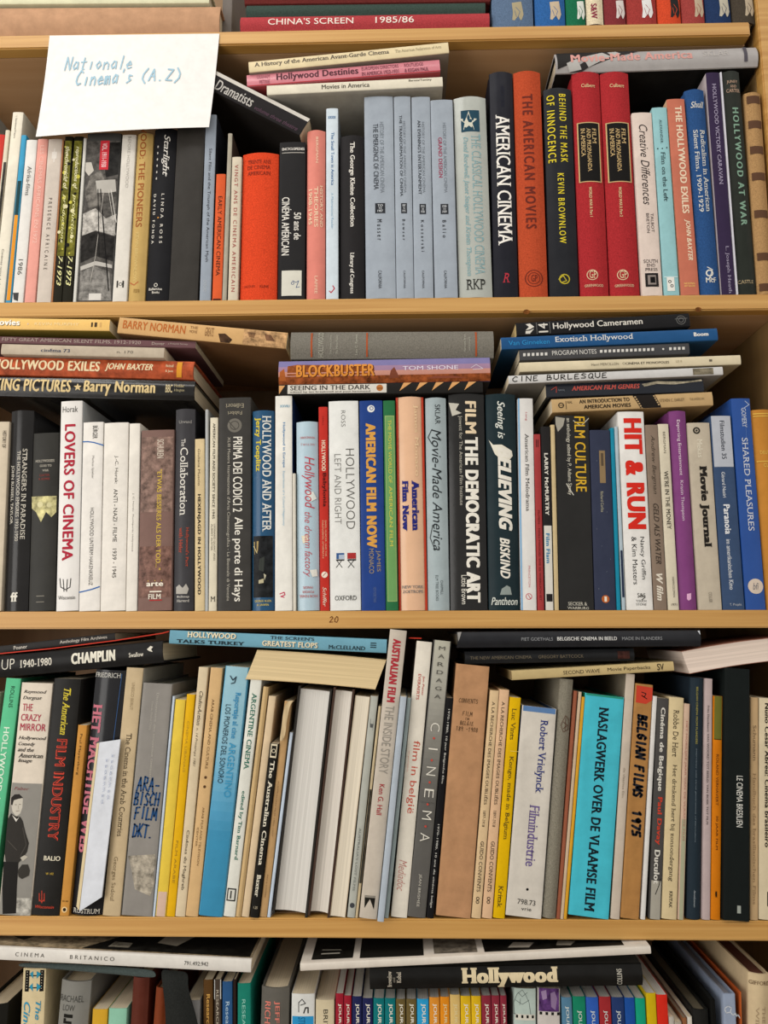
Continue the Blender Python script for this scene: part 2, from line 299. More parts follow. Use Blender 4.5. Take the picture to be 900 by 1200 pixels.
def build(b):
    t, h, d, kind = b['t'], b['h'], b['d'], b['kind']
    phi, o = frame(b)
    root = thing(b['name'], b['label'], 'book', o, phi, b['grp'])
    hard = kind in ('h', 'f', 'hs'); fore = kind in ('f', 'fp')
    cb = min(.0024, t*.16) if hard else min(.0005, t*.2)
    bulge = min(.0042, t*.13) if kind == 'h' else .0 if fore or kind == 'hs' else min(.0012, t*.04)
    rc = min(.0022 if kind == 'h' else .0011, t*.2)
    sk = random.uniform(.86, 1.0) if not b['lie'] else 1
    n = 9; out = []
    for i in range(n):
        s = -1+2*i/(n-1); x = t/2*(1+s*(1-2*rc/t)); out.append((x, bulge*s*s))
    e = bulge
    pre = [(0, d), (0, .012+e), (0, .008+e), (0, e+rc), (rc*.3, e+rc*.3)]
    if kind == 'h' and t > .008: pre[2] = (.0009, .008+e); pre[1] = (0, .0115+e)
    post = [(t-x, y) for x, y in reversed(pre)]
    out = pre+out+post
    inn = []
    for (x, y) in out:
        inn.append((min(max(x, cb), t-cb), y+(cb if cb+.0001 < x < t-cb-.0001 or y < e+rc+.0001 else 0)))
    inn = [(x, min(y, d)) for x, y in inn]
    if fore: out = [(x, d-y) for x, y in out]; inn = [(x, d-y) for x, y in inn]
    nz = 9 if b['bend'] else 2
    V = []; Fc = []; m = len(out)
    def warp(x, y, z):
        q = z/h; return (x+b['bend']*((2*q-1)**2), y, z+b['skew']*(x/t-.5))
    for k in range(nz):
        z = h*k/(nz-1)
        V += [warp(x, y, z) for x, y in out]+[warp(x, y, z) for x, y in inn]
    for k in range(nz-1):
        A, B = k*2*m, (k+1)*2*m
        for i in range(m-1):
            Fc.append((A+i, A+i+1, B+i+1, B+i)); Fc.append((A+m+i+1, A+m+i, B+m+i, B+m+i+1))
        Fc.append((A+m, A, B, B+m)); Fc.append((A+m-1, A+2*m-1, B+2*m-1, B+m-1))
    T0 = (nz-1)*2*m
    for i in range(m-1):
        Fc.append((i+1, i, m+i, m+i+1)); Fc.append((T0+i, T0+i+1, T0+m+i+1, T0+m+i))
    if fore: Fc = [tuple(reversed(f)) for f in Fc]
    cov = mk('cover', V, Fc, mat(b['col'], b['mk']), root, 35)
    if b['side']:               # boards or back cover of another colour than the spine
        cov.data.materials.append(mat(b['side'], b['mk']))
        for p in cov.data.polygons:
            if abs(p.normal.x) > .9 and p.center.y > .003+e: p.material_index = 1
    # page block
    ins = .003 if hard else .0003; x0, x1 = cb+.0001, t-cb-.0001; ys = cb+e+.0008; ye = d-(.004 if hard else .0004)
    if fore: ys, ye = (.004 if hard else .0004), d-cb-.001
    PV = []; PF = []; k = 7
    for iz in range(nz):
        z = ins+(h-2*ins)*iz/(nz-1)
        row = []
        for i in range(k):
            s = -1+2*i/(k-1); x = x0+(x1-x0)*i/(k-1); y = ys+((.003 if hard else .0008)*(1-s*s) if fore else 0); row.append(warp(x, y, z))
        row += [warp(x1, ye, z), warp(x0, ye, z)]; PV += row
    q = k+2
    for iz in range(nz-1):
        for i in range(q): j = (i+1) % q; PF.append((iz*q+i, iz*q+j, (iz+1)*q+j, (iz+1)*q+i))
    PF.append(tuple(reversed(range(q)))); PF.append(tuple((nz-1)*q+i for i in range(q)))
    if x1-x0 > .0004: mk('page_block', PV, PF, pages_mat(b['pg']), root)
    # head band for thick hardbacks seen from above
    def surf(x, z, off): s = 2*x/t-1; return (x, bulge*min(1, s*s)-off, z)
    def put(name, V2, F2, col, off, k='print', cutx=True):
        if not V2 or not F2: return
        me = bpy.data.meshes.new(name); bm = bmesh.new(); vs = [bm.verts.new((p_[0], -5e-6*p_[2] if len(p_) > 2 else 0, p_[1])) for p_ in V2]
        for f in F2:
            try: bm.faces.new([vs[i] for i in f])
            except ValueError: pass
        if bulge > .0004 and cutx:
            for i in range(1, 8):
                g = bm.verts[:]+bm.edges[:]+bm.faces[:]
                bmesh.ops.bisect_plane(bm, geom=g, dist=1e-6, plane_co=(t*i/8, 0, 0), plane_no=(1, 0, 0))
        for v in bm.verts: v.co = surf(v.co.x, v.co.z, off-v.co.y)
        bm.normal_update()
        if bm.faces:
            fl = [f for f in bm.faces if f.normal.y > 0]
            if fl: bmesh.ops.reverse_faces(bm, faces=fl)
        bm.to_mesh(me); bm.free(); me.materials.append(mat(col, k))
        ob = bpy.data.objects.new(name, me); COL.objects.link(ob); ob.parent = cov
    nT = 0
    for ip, p in enumerate(b['prims']):
        o_ = .0001+.000025*ip
        if p[0] in 'TH':
            if p[0] == 'T':
                _, txt, a0, a1, v0, v1, col, st = p; z0, z1 = along(b, a0), along(b, a1); Lg = abs(z1-z0); Hg = (v1-v0)*t; dn = z1 < z0
                mp = (lambda s, r: (v0*t+r, z0-s)) if dn else (lambda s, r: (v1*t-r, z0+s))
            else:
                _, txt, v0, v1, a0, a1, col, st = p; z0, z1 = along(b, a0), along(b, a1); Lg = (v1-v0)*t; Hg = abs(z1-z0); zl = min(z0, z1); zh = max(z0, z1)
                mp = (lambda s, r: (v1*t-s, zh-r)) if 'f' in st else (lambda s, r: (v0*t+s, zl+r))
            if 'w' in st: V1, F1 = hand(txt, Lg, Hg, (.0027 if 'X' in st else .0018 if 'B' in st else .0011 if 'b' in st else .0005), len(txt)); V2 = [mp(x, y) for x, y in V1]; F2 = F1
            else:
                V1, F1 = GL[(txt, ''.join(sorted(c for c in st if c in 'bBXislkK')))]; V2 = [mp(x*Lg, y*Hg)+(q,) for x, y, q in V1]; F2 = F1
            nm = 'title' if nT == 0 else 'lettering'; nT += 1
            put(nm, V2, F2, col, o_+.0001)
        elif p[0] == 'R':
            _, a0, a1, v0, v1, col, k = p
            z0 = h if a0 is None else along(b, a0); z1 = 0 if a1 is None else along(b, a1)
            z0 = min(h, max(0, z0)); z1 = min(h, max(0, z1)); nx = 12
            V2 = [(t*(v0+(v1-v0)*i/nx), z) for z in (z0, z1) for i in range(nx+1)]; F2 = [(i, i+1, nx+2+i, nx+1+i) for i in range(nx)]
            if v1-v0 > .97:     # full band wraps the spine: sits on it, stopping at the rounded corners
                V2 = [(rc+(t-2*rc)*x/t, z) for x, z in V2]
            put('printed_panel', V2, F2, col, o_-.0000, k, False)
        elif p[0] == 'C':
            _, a, v, r, col, ring = p; zc = along(b, a); N = 20; r = r/1000
            if ring:
                V2 = [(v*t+q*math.cos(2*math.pi*i/N), zc+q*math.sin(2*math.pi*i/N)) for q in (r, r-ring/1000) for i in range(N)]
                F2 = [(i, (i+1) % N, N+(i+1) % N, N+i) for i in range(N)]
            else: V2 = [(v*t+r*math.cos(2*math.pi*i/N), zc+r*math.sin(2*math.pi*i/N)) for i in range(N)]; F2 = [tuple(range(N))]
            put('emblem', V2, F2, col, o_)
        elif p[0] == 'P':
            V2 = [loc_of(b, *q) for q in p[1]]; V2 = [(min(max(x, .0002), t-.0002), min(max(z, .0002), h-.0002)) for x, z in V2]
            put('printed_motif', V2, [tuple(range(len(V2)))], p[2], o_, p[3])
        elif p[0] == 'K':
            V2 = []; F2 = []; ribbon(V2, F2, [loc_of(b, *q) for q in p[1]], p[3]/1000); put('printed_line', V2, F2, p[2], o_)
        elif p[0] == 'F':       # polygon on upper board: (fraction along, depth mm)
            V3 = [(t+.0002+.00003*ip, y/1000, h*(1-q)) for q, y in p[1]]; fo = mk('cover_picture', V3, [tuple(range(len(V3)))], mat(p[2], p[3]), cov)
    return root
# ------------------------------------------------------------ top board (books cut by the upper picture edge)
def lion(a, v, c, s=1.0):    # small seated-animal library stamp made of pen strokes
    return ('L', a, v, c, s)
for x0, x1, c, ec, lab in [
 (577, 626.3, '#5a6e88', '#a59a7c', 'wide slate blue cloth book, first upright one right of the red screen yearbook'),
 (628, 664, '#2f5f9a', '#c0ae94', 'bright blue cloth book with a pale stamp on the top board'),
 (664.6, 687.4, '#1d6b4a', '#d5d8d0', 'narrow green cloth book with a white stamp, top board'),
 (688.4, 708.6, '#d6c8aa', None, 'narrow cream book lettered S&W on the top board'),
 (709.4, 735.2, '#7e3236', '#d0c8c4', 'dark maroon cloth book between the cream S&W book and a brighter red one'),
 (736, 771.8, '#9a3a36', '#dcdcda', 'wide brick red cloth book with a white stamp on the top board'),
 (772.6, 800.2, '#c8482a', '#2a2a2a', 'orange book with a black stamp on the top board'),
 (801, 828.2, '#98403c', '#b8a58c', 'rusty red book just right of the orange book, top board'),
 (829, 859.4, '#26395e', '#b9b2a0', 'navy cloth book, second from the right end of the top board'),
 (860.2, 887.2, '#4a4238', '#b4a48c', 'dark olive brown book at the right end of the top board')]:
    pr = []
    if ec:
        xc = (x0+x1)/2+5; w = min(7, (x1-x0)*.22)
        yb = 31-(xc-577)*.0195
        pr = [P([(xc-w, yb-27), (xc+w*.6, yb-29), (xc+w, yb-14), (xc+w*.7, yb-8), (xc+w*.5, yb-7), (xc+w*.1, yb-12), (xc-w*.5, yb-6.5), (xc-w*.9, yb-7), (xc-w*.8, yb-16)], ec),
              K([(xc-w*.3, yb-22), (xc+w*.4, yb-17), (xc, yb-10)], c, .7), K([(xc-w*.5, yb-18), (xc-w*.2, yb-11)], c, .6)]
    else: pr = [T('S&W', 4, 22, .25, .6, '#8a2f45', 'Bs'), R(28.2, None, .08, .92, '#3a2430')]
    up_('A', x0, x1, x0, x1, -30, c, 'h', lab, pr, d=165, mk_='cloth', h=.235, sb=.0015)
lie('A', (281, 19, 38.3), (574, 15.6, 32.0), '#a83e42', 'h', "red hardcover lying flat, lettered CHINA'S SCREEN 1985/86 in white", [
 T("CHINA'S SCREEN", 314, 414, .33, .75, '#e8dcd0', ''), T('1985/86', 440, 485, .33, .75, '#e8dcd0', '')], d=170, mk_='cloth')
lie('A', (288, 4.2, 18.4), (569, 0.8, 15.0), '#3d4d46', 'h', 'dark green cloth book lying on the red screen yearbook', d=165, mk_='cloth', sb=.004)
lie('A', (286, -16, 3.3), (575, -19, -.2), '#6e2f2c', 'h', 'dark red book on top of the green cloth book, barely in view', d=165, mk_='cloth', sb=.002)
lie('A', (-60, 6, 40.6), (256.5, 4.4, 38.6), '#b18a6b', 'h', 'big brown flat folio lying on the top board behind the paper sign', d=230, mk_='kraft', sb=.004, grp='folios at the left of the top board')
lie('A', (-60, -14, 5.2), (245, -16, 3.6), '#c9c6a6', 'hs', 'pale greenish folio resting on the big brown folio', d=225, sb=.006, grp='folios at the left of the top board')
up_('A', 259.5, 271, 259.5, 271, -30, '#77706a', 'p', 'grey magazine standing back beside the brown folio on the top board', d=130, sb=.03, h=.24); ORD['A'].pop()
# ------------------------------------------------------------ second shelf
s = 'B'
up_(s, -58, -36, -36, -13.5, 122, '#8b8780', 'p', 'tall grey book at the far left edge, only its side showing', d=170)
up_(s, -35, -15.5, -13, 6, 157.5, '#c23a32', 'p', 'red paperback cut by the left picture edge on the second shelf')
up_(s, -15.2, -9.5, 6.3, 11, 152.5, '#cfc6b0', 'p', 'thin cream booklet with a dark photo strip, next to the red paperback', [R(190, 300, .4, 1, '#3d3a36', 'photo')])
up_(s, -9, 5.2, 14.8, 28, 131.5, '#d9d2c0', 'p', 'tall cream paperback rising above its neighbours at the left', [T('l. Sembene/Vieyra', 136, 162, .3, .5, '#5a5650'), T('Cinémas noirs d afrique', 292, 345, .3, .55, '#6a655c')], d=160)
up_(s, 6, 12.6, 24.6, 31, 158.5, '#3f93b8', 'p', 'slim spine of blue, dark teal and orange bands', [R(212, 252, 0, 1, '#24454a'), R(252, 352, 0, 1, '#d68f2c')])
up_(s, 13, 27.2, 31.2, 43.4, 164, '#d5d2cc', 'p', 'white paperback reading Afrika-films 1986', [T('Afrika-films', 195, 229, .35, .72, '#4a4a48'), T('1986', 304, 322, .3, .7, '#55544f'), P([(15, 343), (22, 343), (21, 353), (16, 351)], '#444')])
up_(s, 27.6, 41.2, 44.2, 56, 163, '#d8978a', 'p', 'salmon pink paperback with faint white lettering under the paper sign', [T('LES CINEMAS AFRICAINS EN 1972', 170, 285, .35, .72, '#e6b9ab', 's')])
up_(s, 41.6, 59.6, 56.6, 72.8, 163, '#c2b7ab', 'p', 'light grey book with widely spaced black capitals beside the salmon pink one', [T('PRESENCE AFRICAINE', 232, 316, .35, .6, '#4f443c', 'K'), R(178, 186, .35, .7, '#d6cfc6'), R(174, 190, .48, .56, '#d6cfc6')])
up_(s, 60, 61.6, 73.2, 74.8, 164, '#a5714c', 'p', 'very thin brown booklet beside the light grey book')
for i, (a, b_, c_, d_) in enumerate([(62, 71.6, 75.2, 86.2), (72, 84.2, 86.6, 98)]):
    pr = [R(165, 300, .0, 1, '#6f6c2a', 'photo')]+[C(172+j*10+(i*5), .15+.7*((j*7+i*3) % 5)/5, 1.2+(j*5 % 4)*.5, ['#bdb648', '#cfc8a0', '#22211a'][j % 3]) for j in range(13)]+[T(['the chronicle of', 'reproductions of'][i], 172, 222, .25, .75, '#ddd8b0', 'bi'), T('productions', 228, 285, .3, .75, '#e0dca0', 'i'), T('7-1973', 300, 335, .3, .8, '#d8d498', 'bi')]
    up_(s, a, b_, c_, d_, 160, '#2a281e', 'p', ['black and acid yellow mottled spine, left volume of the pair dated 1973', 'black and acid yellow mottled spine, right volume of the pair dated 1973'][i], pr)
up_(s, 84.8, 89.4, 98.4, 101, 162, '#c9c7bf', 'p', 'thin off-white booklet left of the camera tripod photo spine')
up_(s, 90, 130.5, 101.6, 142.6, 156, '#4a4a48', 'p', 'thick book with a grey photo of a film camera on a tripod', [
 R(165, 352, 0, 1, '#55524e', 'photo'), P([(92, 352), (94, 318), (110, 312), (128, 318), (130, 352)], '#7c7974', 'photo'), P([(97, 250), (112, 244), (124, 256), (136, 250), (134, 276), (112, 270), (96, 276)], '#a5a19a', 'photo'), P([(95, 276), (112, 271), (134, 277), (132, 306), (112, 300), (94, 308)], '#2f2d2b', 'photo'), P([(106, 206), (118, 200), (124, 214), (120, 240), (104, 244), (99, 226)], '#6c6862', 'photo'), P([(120, 168), (141, 166), (138, 204), (124, 208)], '#2b2a28', 'photo'), P([(94, 312), (112, 306), (131, 310), (131, 314), (112, 311), (94, 317)], '#b0aca5'), R(165, 199, .42, .68, '#c0303a'), T('VOL. 1911-1930', 168, 196, .48, .62, '#e8c8c8', 'b'),
 P([(100, 190), (107, 190), (110, 200), (104, 206), (98, 200)], '#b9b4aa'), P([(112, 212), (135, 210), (136, 224), (128, 226), (114, 226)], '#aaa69e'), K([(118, 222), (127, 340)], '#1e1d1c', 1.3), K([(122, 222), (112, 300), (106, 330)], '#b4afa6', .5), K([(130, 222), (136, 260)], '#d0ccc4', .7), K([(127, 222), (135, 275)], '#c0bcb2', .5), K([(115, 222), (116, 300)], '#262524', 1), R(344, 352, .35, .7, '#c9c5be')], pg='#d8d2c4')
up_(s, 131, 148, 143, 159.6, 158, '#cfcac0', 'p', 'white paperback with a small black crest at its foot', [T('BEFORE HOLLYWOOD', 160, 220, .45, .65, '#a8a39a'), R(329, 337, .25, .36, '#3a3834'), R(329, 337, .65, .76, '#3a3834'), C(333, .52, 2.2, '#3a3834', .6)])
up_(s, 148.6, 168.6, 160, 179.4, 156, '#b99a5c', 'h', 'gold jacketed book lettered THE PIONEERS in red', [T('HOLLYWOOD: THE PIONEERS', 110, 266, .25, .62, '#98552c', 'b'), T('KEVIN BROWNLOW', 272, 330, .3, .5, '#d2b878'), K([(152, 331), (157, 334), (162, 330)], '#b0402a', .8), T('BRITISH', 339, 343, .35, .7, '#8c6a34')], mk_='satin')
up_(s, 169.2, 196.8, 179.8, 207, 150, '#27272a', 'h', 'black book lettered Starlight in white', [T('Starlight', 158, 207, .42, .75, '#dcd8d0', 'si'), T('• • • • • •', 170, 210, .2, .26, '#b8b4ac'), T('LINDA ROSS', 227, 285, .5, .62, '#cfcabf', 'bK'), T('DAVID FONDA', 227, 285, .15, .26, '#cfcabf', 'bK'), C(255, .4, 1, '#c88a3c'), T('Ballantine', .2, .7, 0, 0, '#cfcabf') if 0 else H('Ballantine', .15, .72, 337, 340, '#cfcabf', 'b'), H('Books', .3, .62, 341, 344, '#cfcabf', 'b'), C(334, .45, 2.4, '#cfcabf', .8)])
up_(s, 197.2, 232, 207.4, 241, 150, '#3a3733', 'p', 'thick plain black spine left of the silver blue book', mk_='satin')
up_(s, 232.6, 247.4, 241.4, 253.2, 134.5, '#8f98a3', 'p', 'tall silver blue paperback reading Silent Film and the Triumph', [T('Silent Film and the Triumph of the American Myth', 174, 307, .35, .68, '#34343a'), T('OXFORD', 328, 342, .3, .6, '#a8aeb4')], side='#2c2f36', d=165)
up_(s, 248.2, 259.8, 253.4, 264.4, 204, '#d0592f', 'p', 'orange paperback reading EARLY AMERICAN CINEMA', [T('EARLY AMERICAN CINEMA', 230, 323, .3, .72, '#3a2420'), R(350, None, 0, 1, '#4a2018')])
up_(s, 260.2, 265.2, 267, 272.4, 156.5, '#a29c8c', 'p', 'thin grey-green booklet beside the orange paperback', mk_='kraft', side='#4a3c34')
up_(s, 266, 279.2, 272.6, 282.6, 184, '#c8bda8', 'p', 'cream paperback reading VINGT ANS DE CINEMA AMERICAIN in dusty red', [T('VINGT ANS DE CINEMA AMERICAIN', 193, 342, .32, .68, '#a05a52', 'bk')])
up_(s, 280, 324.2, 283.6, 326.8, 179, '#cf4424', 'h', 'thick orange-red cloth book reading TRENTE ANS DE CINEMA', [H('TRENTE ANS', .15, .78, 187, 191.5, '#7c2a1c', 's'), H('DE CINEMA', .15, .78, 193.5, 198, '#7c2a1c', 's'), H('AMERICAIN', .15, .78, 200.5, 205, '#7c2a1c', 's'), H('JACQUES', .12, .42, 334, 337, '#7c2a1c'), H('KLINE', .55, .78, 334, 337, '#7c2a1c')], mk_='cloth')
up_(s, 324.8, 357.4, 328, 357.8, 166.5, '#2c2b2c', 'p', 'black book reading 50 ans de CINÉMA AMÉRICAIN with a pale sticker', [T('CINÉMA AMÉRICAIN', 231, 299, .12, .48, '#d8d4cb', 'b'), T('50 ans de', 249, 281, .58, .84, '#d8d4cb', 'b'), H('ENCYCLOPEDIES', .1, .95, 173, 176, '#cfcac2', 'B'), R(178.5, 179.3, .1, .95, '#a8a49c'), R(317, 346.5, .14, .88, '#cbc9bc'), K([(343, 329), (347, 331), (350, 329), (347, 337), (351, 336)], '#31507c', .8), C(332, .55, 2, '#31507c', .7)])
up_(s, 358.6, 381, 359.2, 381.6, 152.5, '#d27e70', 'h', 'pink hardback with cream lettering left of the tall pale blue spine', [T('BERGMAN', 160, 191, .5, .62, '#e6c8ac', 's'), T('HISTORY AND', 217, 266, .72, .86, '#e9ceae', 's'), T('THEORIES', 218, 266, .42, .62, '#e9ceae', 's'), T('1908-1945', 221, 263, .12, .3, '#e9ceae', 's'), T('LAFFEE', 323, 344, .45, .6, '#e6c8ac', 's')], mk_='satin')
up_(s, 382, 396.6, 382.2, 396.2, 127, '#c4cfd6', 'p', 'tall pale blue paperback reading The Small Town in America', [T('The Small Town in America', 155, 217, .42, .66, '#3c6a9a', 'b'), T('A Multinational Reader', 226, 268, .42, .6, '#8fb0c8'), H('xxxx', .15, .8, 136, 139, '#3c6a9a', 'b'), K([(390, 335), (392, 338), (388, 343), (386, 341)], '#b83040', 1.2)], side='#7e8488')
up_(s, 397.6, 428, 398.2, 426.2, 158.5, '#2d2b2c', 'h', 'black hardback with bold white serif lettering on a film collection', [T('The George Kleine Collection', 166, 266, .38, .62, '#e4e0d6', 'bs'), T('Library of Congress', 296, 344, .38, .58, '#e4e0d6', 'bs')])
for i, (a, b_, c_, d_, yt, yl, ti, au, tc, y0, y1, yb) in enumerate([
 (429, 464, 426.4, 460.8, 113, 143, 'THE EMERGENCE OF CINEMA', 'Musser', '#3e434a', 145, 222, 238),
 (464.6, 485.2, 461.4, 481.2, 113, 142, 'THE TRANSFORMATION OF CINEMA', 'Bowser', '#3e434a', 135, 230, 238),
 (485.8, 508, 481.8, 504.4, 113.5, 143, "AN EVENING'S ENTERTAINMENT", 'Koszarski', '#3e434a', 141, 228, 239),
 (508.8, 537.6, 505, 529.8, 117, 144, 'GRAND DESIGN', 'Balio', '#9a3450', 161, 208, 239)]):
    up_(s, a, b_, c_, d_, yt, '#98a1ab', 'p', ['widest of the four matching silver grey volumes, reading THE EMERGENCE OF CINEMA', 'narrowest of the four silver grey volumes, reading THE TRANSFORMATION OF CINEMA', 'silver grey volume reading AN EVENING\'S ENTERTAINMENT', 'silver grey volume with a title in dark red, GRAND DESIGN'][i],
     [T('HISTORY OF THE AMERICAN CINEMA', yl, 226, .52, .66, '#6e767e'), T(ti, y0, y1, .3, .47, tc, 'b'), R(yb, yb+12, .34, .68, '#34373c'), H(['TO', '1907', '1915', '1930'][i], .42, .6, yb+1.5, yb+4, '#c9cdd0', 'b'), H('TO', .45, .57, yb+4.8, yb+7, '#c9cdd0', 'b'), H(['1907', '1915', '1928', '1939'][i], .42, .6, yb+7.8, yb+10.5, '#c9cdd0', 'b'),
      T(au, yb+19, yb+19+len(au)*4.1, .4, .56, '#33363b', 'bK'), T('CALIFORNIA', 317, 338, .42, .53, '#33363b')], mk_='satin', d=170)
up_(s, 538.6, 577.8, 531, 570.2, 113, '#a9ada6', 'h', 'pale grey-green jacketed hardback with a white star in a dark square', [
 R(129, 154, .21, .77, '#25485a'), P([(549, 130), (551.5, 138), (559, 139), (553.5, 144), (556, 152), (549.5, 147), (543, 152), (544.5, 144), (539, 139), (546.5, 138)], '#c9c8b8'), C(141.5, .49, 2.4, '#25485a'), T('THE CLASSICAL HOLLYWOOD CINEMA', 157, 322, .5, .78, '#7fa6ac', 'ls'), T('David Bordwell, Janet Staiger and Kristin Thompson', 160, 323, .22, .4, '#7fa6ac', 'is'), H('RKP', .22, .78, 327, 339, '#3a3c38', 's')], mk_='gloss')
up_(s, 579, 608.6, 573.6, 601, 84, '#20212c', 'h', 'tall black hardback lettered AMERICAN CINEMA in condensed white capitals', [T('AMERICAN CINEMA', 134, 287, .22, .8, '#e8e4dc', 'bs'), H('R', .35, .65, 320, 331, '#b03440', 'is'), T('AMERICAN CINEMA', 100, 125, .45, .62, '#2c2e3c')], mk_='satin')
up_(s, 609.4, 643.6, 602, 633.8, 83, '#b34a2c', 'h', 'rust orange cloth book lettered THE AMERICAN MOVIES in brown', [T('THE AMERICAN MOVIES', 110, 268, .28, .66, '#6e2c22', 'Bk'), C(326, .5, 11, '#6e2c22', 1), C(326, .5, 7.6, '#6e2c22', .8), H('GP', .4, .62, 322, 330, '#6e2c22', 'b')], mk_='cloth')
up_(s, 644.8, 680, 637, 670.6, 103, '#24262c', 'h', 'black hardback with yellow capitals ending OF INNOCENCE', [T('BEHIND THE MASK', 110, 190, .52, .76, '#dcc832', 'bk'), T('OF INNOCENCE', 111, 190, .1, .36, '#dcc832', 'bk'), T('KEVIN BROWNLOW', 203, 285, .38, .6, '#dcc832', 'bk'), C(327, .5, 6.6, '#b8a830', 1.4), K([(655, 327), (660, 323), (664, 329), (658, 331)], '#b8a830', 1.1)], mk_='satin')
for i, (a, b_, c_, d_) in enumerate([(681, 715.2, 670.8, 703.4), (716, 752, 704, 737.4)]):
    up_(s, a, b_, c_, d_, 84, '#a52c30', 'h', ['left one of two matching red hardbacks with black title labels', 'right one of two matching red hardbacks with black title labels'][i], [
     H('Culbert', .3, .8, 98, 102, '#dcc494', 's'), R(143, 213, .1, .9, '#c4aa78'), R(144, 212, .14, .86, '#1f1d1c'), T('FILM', 150, 168, .62, .76, '#c9ac78', 's'), T('AND PROPAGANDA', 150, 201, .42, .56, '#c9ac78', 's'), T('IN AMERICA', 150, 183, .22, .36, '#c9ac78', 's'), T('WORLD WAR II: Part '+'12'[i], 219, 254, .42, .52, '#dcc494', 'b'),
     C(322, .42, 6.8, '#d8c09a', .9), H('GP', .32, .56, 317, 326, '#d8c09a', 's'), H('GREENWOOD', .15, .78, 333, 336, '#d8c09a', 's')], mk_='cloth', d=165)
up_(s, 752.6, 777.6, 741, 763.6, 132, '#d3c3b8', 'p', 'pinkish white paperback reading Creative Differences in black script', [T('Creative Differences', 146, 240, .3, .72, '#332a2a', 'i'), T('TALBOT', 250, 272, .62, .76, '#4a4040'), T('BRETON', 250, 273, .4, .54, '#4a4040'), H('SOUTH', .15, .85, 304, 308, '#4a4040', 's'), H('END', .3, .7, 309, 312.5, '#4a4040', 's'), H('PRESS', .2, .8, 314, 317.5, '#4a4040', 's'), R(320, 336, .18, .82, '#2a2626'), R(322.5, 333.5, .3, .7, '#8a807a'), R(324.5, 331.5, .42, .66, '#1c1a1a')])
up_(s, 778.4, 797.2, 764.4, 781.4, 126, '#8fbcc0', 'p', 'pale aqua paperback reading Film on the Left', [T('ALEXANDER', 140, 168, .42, .58, '#33484c', 's'), T('• • •', 172, 176, .1, .9, '#222') if 0 else C(174, .2, .9, '#222'), C(174, .5, .9, '#222'), C(173, .8, .9, '#222'), T('Film on the Left', 178, 236, .38, .66, '#28383c', 's'), R(325, 341, .22, .7, '#e0e0d8'), C(330, .4, 2, '#26262a', .9), C(335, .52, 2, '#26262a', .9), R(324, 325, 0, 1, '#c8dcdc')])
up_(s, 798, 820.8, 782, 802, 116, '#bd6e58', 'p', 'salmon paperback lettered THE HOLLYWOOD EXILES', [T('THE HOLLYWOOD EXILES', 124, 250, .4, .78, '#e2cbb0', 'B'), T('JOHN BAXTER', 257, 305, .45, .78, '#e2cbb0', 'Bi'), H('NATIONAL', .2, .8, 331, 333, '#e8c070', 'b'), H('ART GALLERY', .2, .8, 334, 336, '#e8c070', 'b')], side='#c8a888')
up_(s, 821.6, 845.6, 802.8, 826.4, 104.5, '#2c5082', 'h', 'blue hardback reading Radicalism in American Silent Films', [H('Shull', .22, .9, 119, 126, '#d8d6cc', 'si'), T('Radicalism in American', 152, 248, .58, .82, '#d4d4cc', 's'), T('Silent Films, 1909-1929', 152, 248, .22, .46, '#d4d4cc', 's'), C(320, .5, 4.6, '#d8d6cc', 1.6), K([(829, 313), (835, 316), (832, 325), (837, 328)], '#d8d6cc', 1), H('McF', .3, .8, 325, 331, '#d8d6cc', 'b')], mk_='cloth')
up_(s, 846.4, 862.8, 827.6, 843.2, 85, '#392c4a', 'p', 'dark purple paperback reading HOLLYWOOD VICTORY CARAVAN', [T('HOLLYWOOD VICTORY CARAVAN', 98, 216, .38, .66, '#a59cb4', 's'), T('L. Joseph Heath', 288, 344, .42, .72, '#9c94aa', 's')], side='#b9aeb0')
up_(s, 863.4, 865.4, 843.8, 846, 84.6, '#c9c8d0', 'p', 'very thin white booklet between the purple and the dark green book')
up_(s, 866.4, 889.2, 847, 867.8, 83, '#2a2f28', 'h', 'worn dark green book lettered HOLLYWOOD AT WAR', [T('HOLLYWOOD AT WAR', 126, 264, .38, .72, '#7c9c88', 'Bk'), H('JUNEY', .2, .8, 94, 98, '#b89a84', 's'), H('AND', .35, .7, 99.5, 102.5, '#b89a84', 's'), H('CARTER', .15, .9, 104, 108, '#b89a84', 's'), H('CASTLE', .0, .8, 328, 332, '#a89878', 's')], mk_='satin')
up_(s, 890, 907.5, 871.6, 893.6, 108, '#a88458', 'h', 'tan book with dark brown raised bands at the right end of the second shelf', [R(y, y+9, .1, .9, '#5e4230') for y in (112, 141, 171, 202, 246, 296, 332)], mk_='cloth')
# lying on the second shelf's row
BKM = '#2a2728'
lie('B', (208, 60, 85), (357, 136, 161), BKM, 'p', 'black tilted book with white lettering ending Dramatists', [R(None, None, .8, 1, '#c4bfb6'), T('American Dramatists', 214, 298, .12, .66, '#b4b0aa', 'b'), T('volume three theatre', 302, 352, .12, .32, '#5e4454', 'i')], d=165, side='#2b2826', sb=-.002)
lie('B', (312.5, 101.4, 111.8), (518.8, 90.3, 102.2), '#d6cfbc', 'p', 'lowest of the three slanted books above the silver grey volumes, reading Movies in America', [T('Movies in America', 377, 433, .3, .78, '#4a453c', 'b'), T('Barnes/Tantivy', 480, 506, .55, .85, '#5a554a'), H('Ave.', .1, .8, 100, 102.5, '#4a453c')] if 0 else [T('Movies in America', 377, 433, .28, .74, '#4a453c', 'b'), T('Barnes/Tantivy', 479, 506, .55, .85, '#5a554a', 'b')], sb=-.006, side='#aaa59a', d=160)
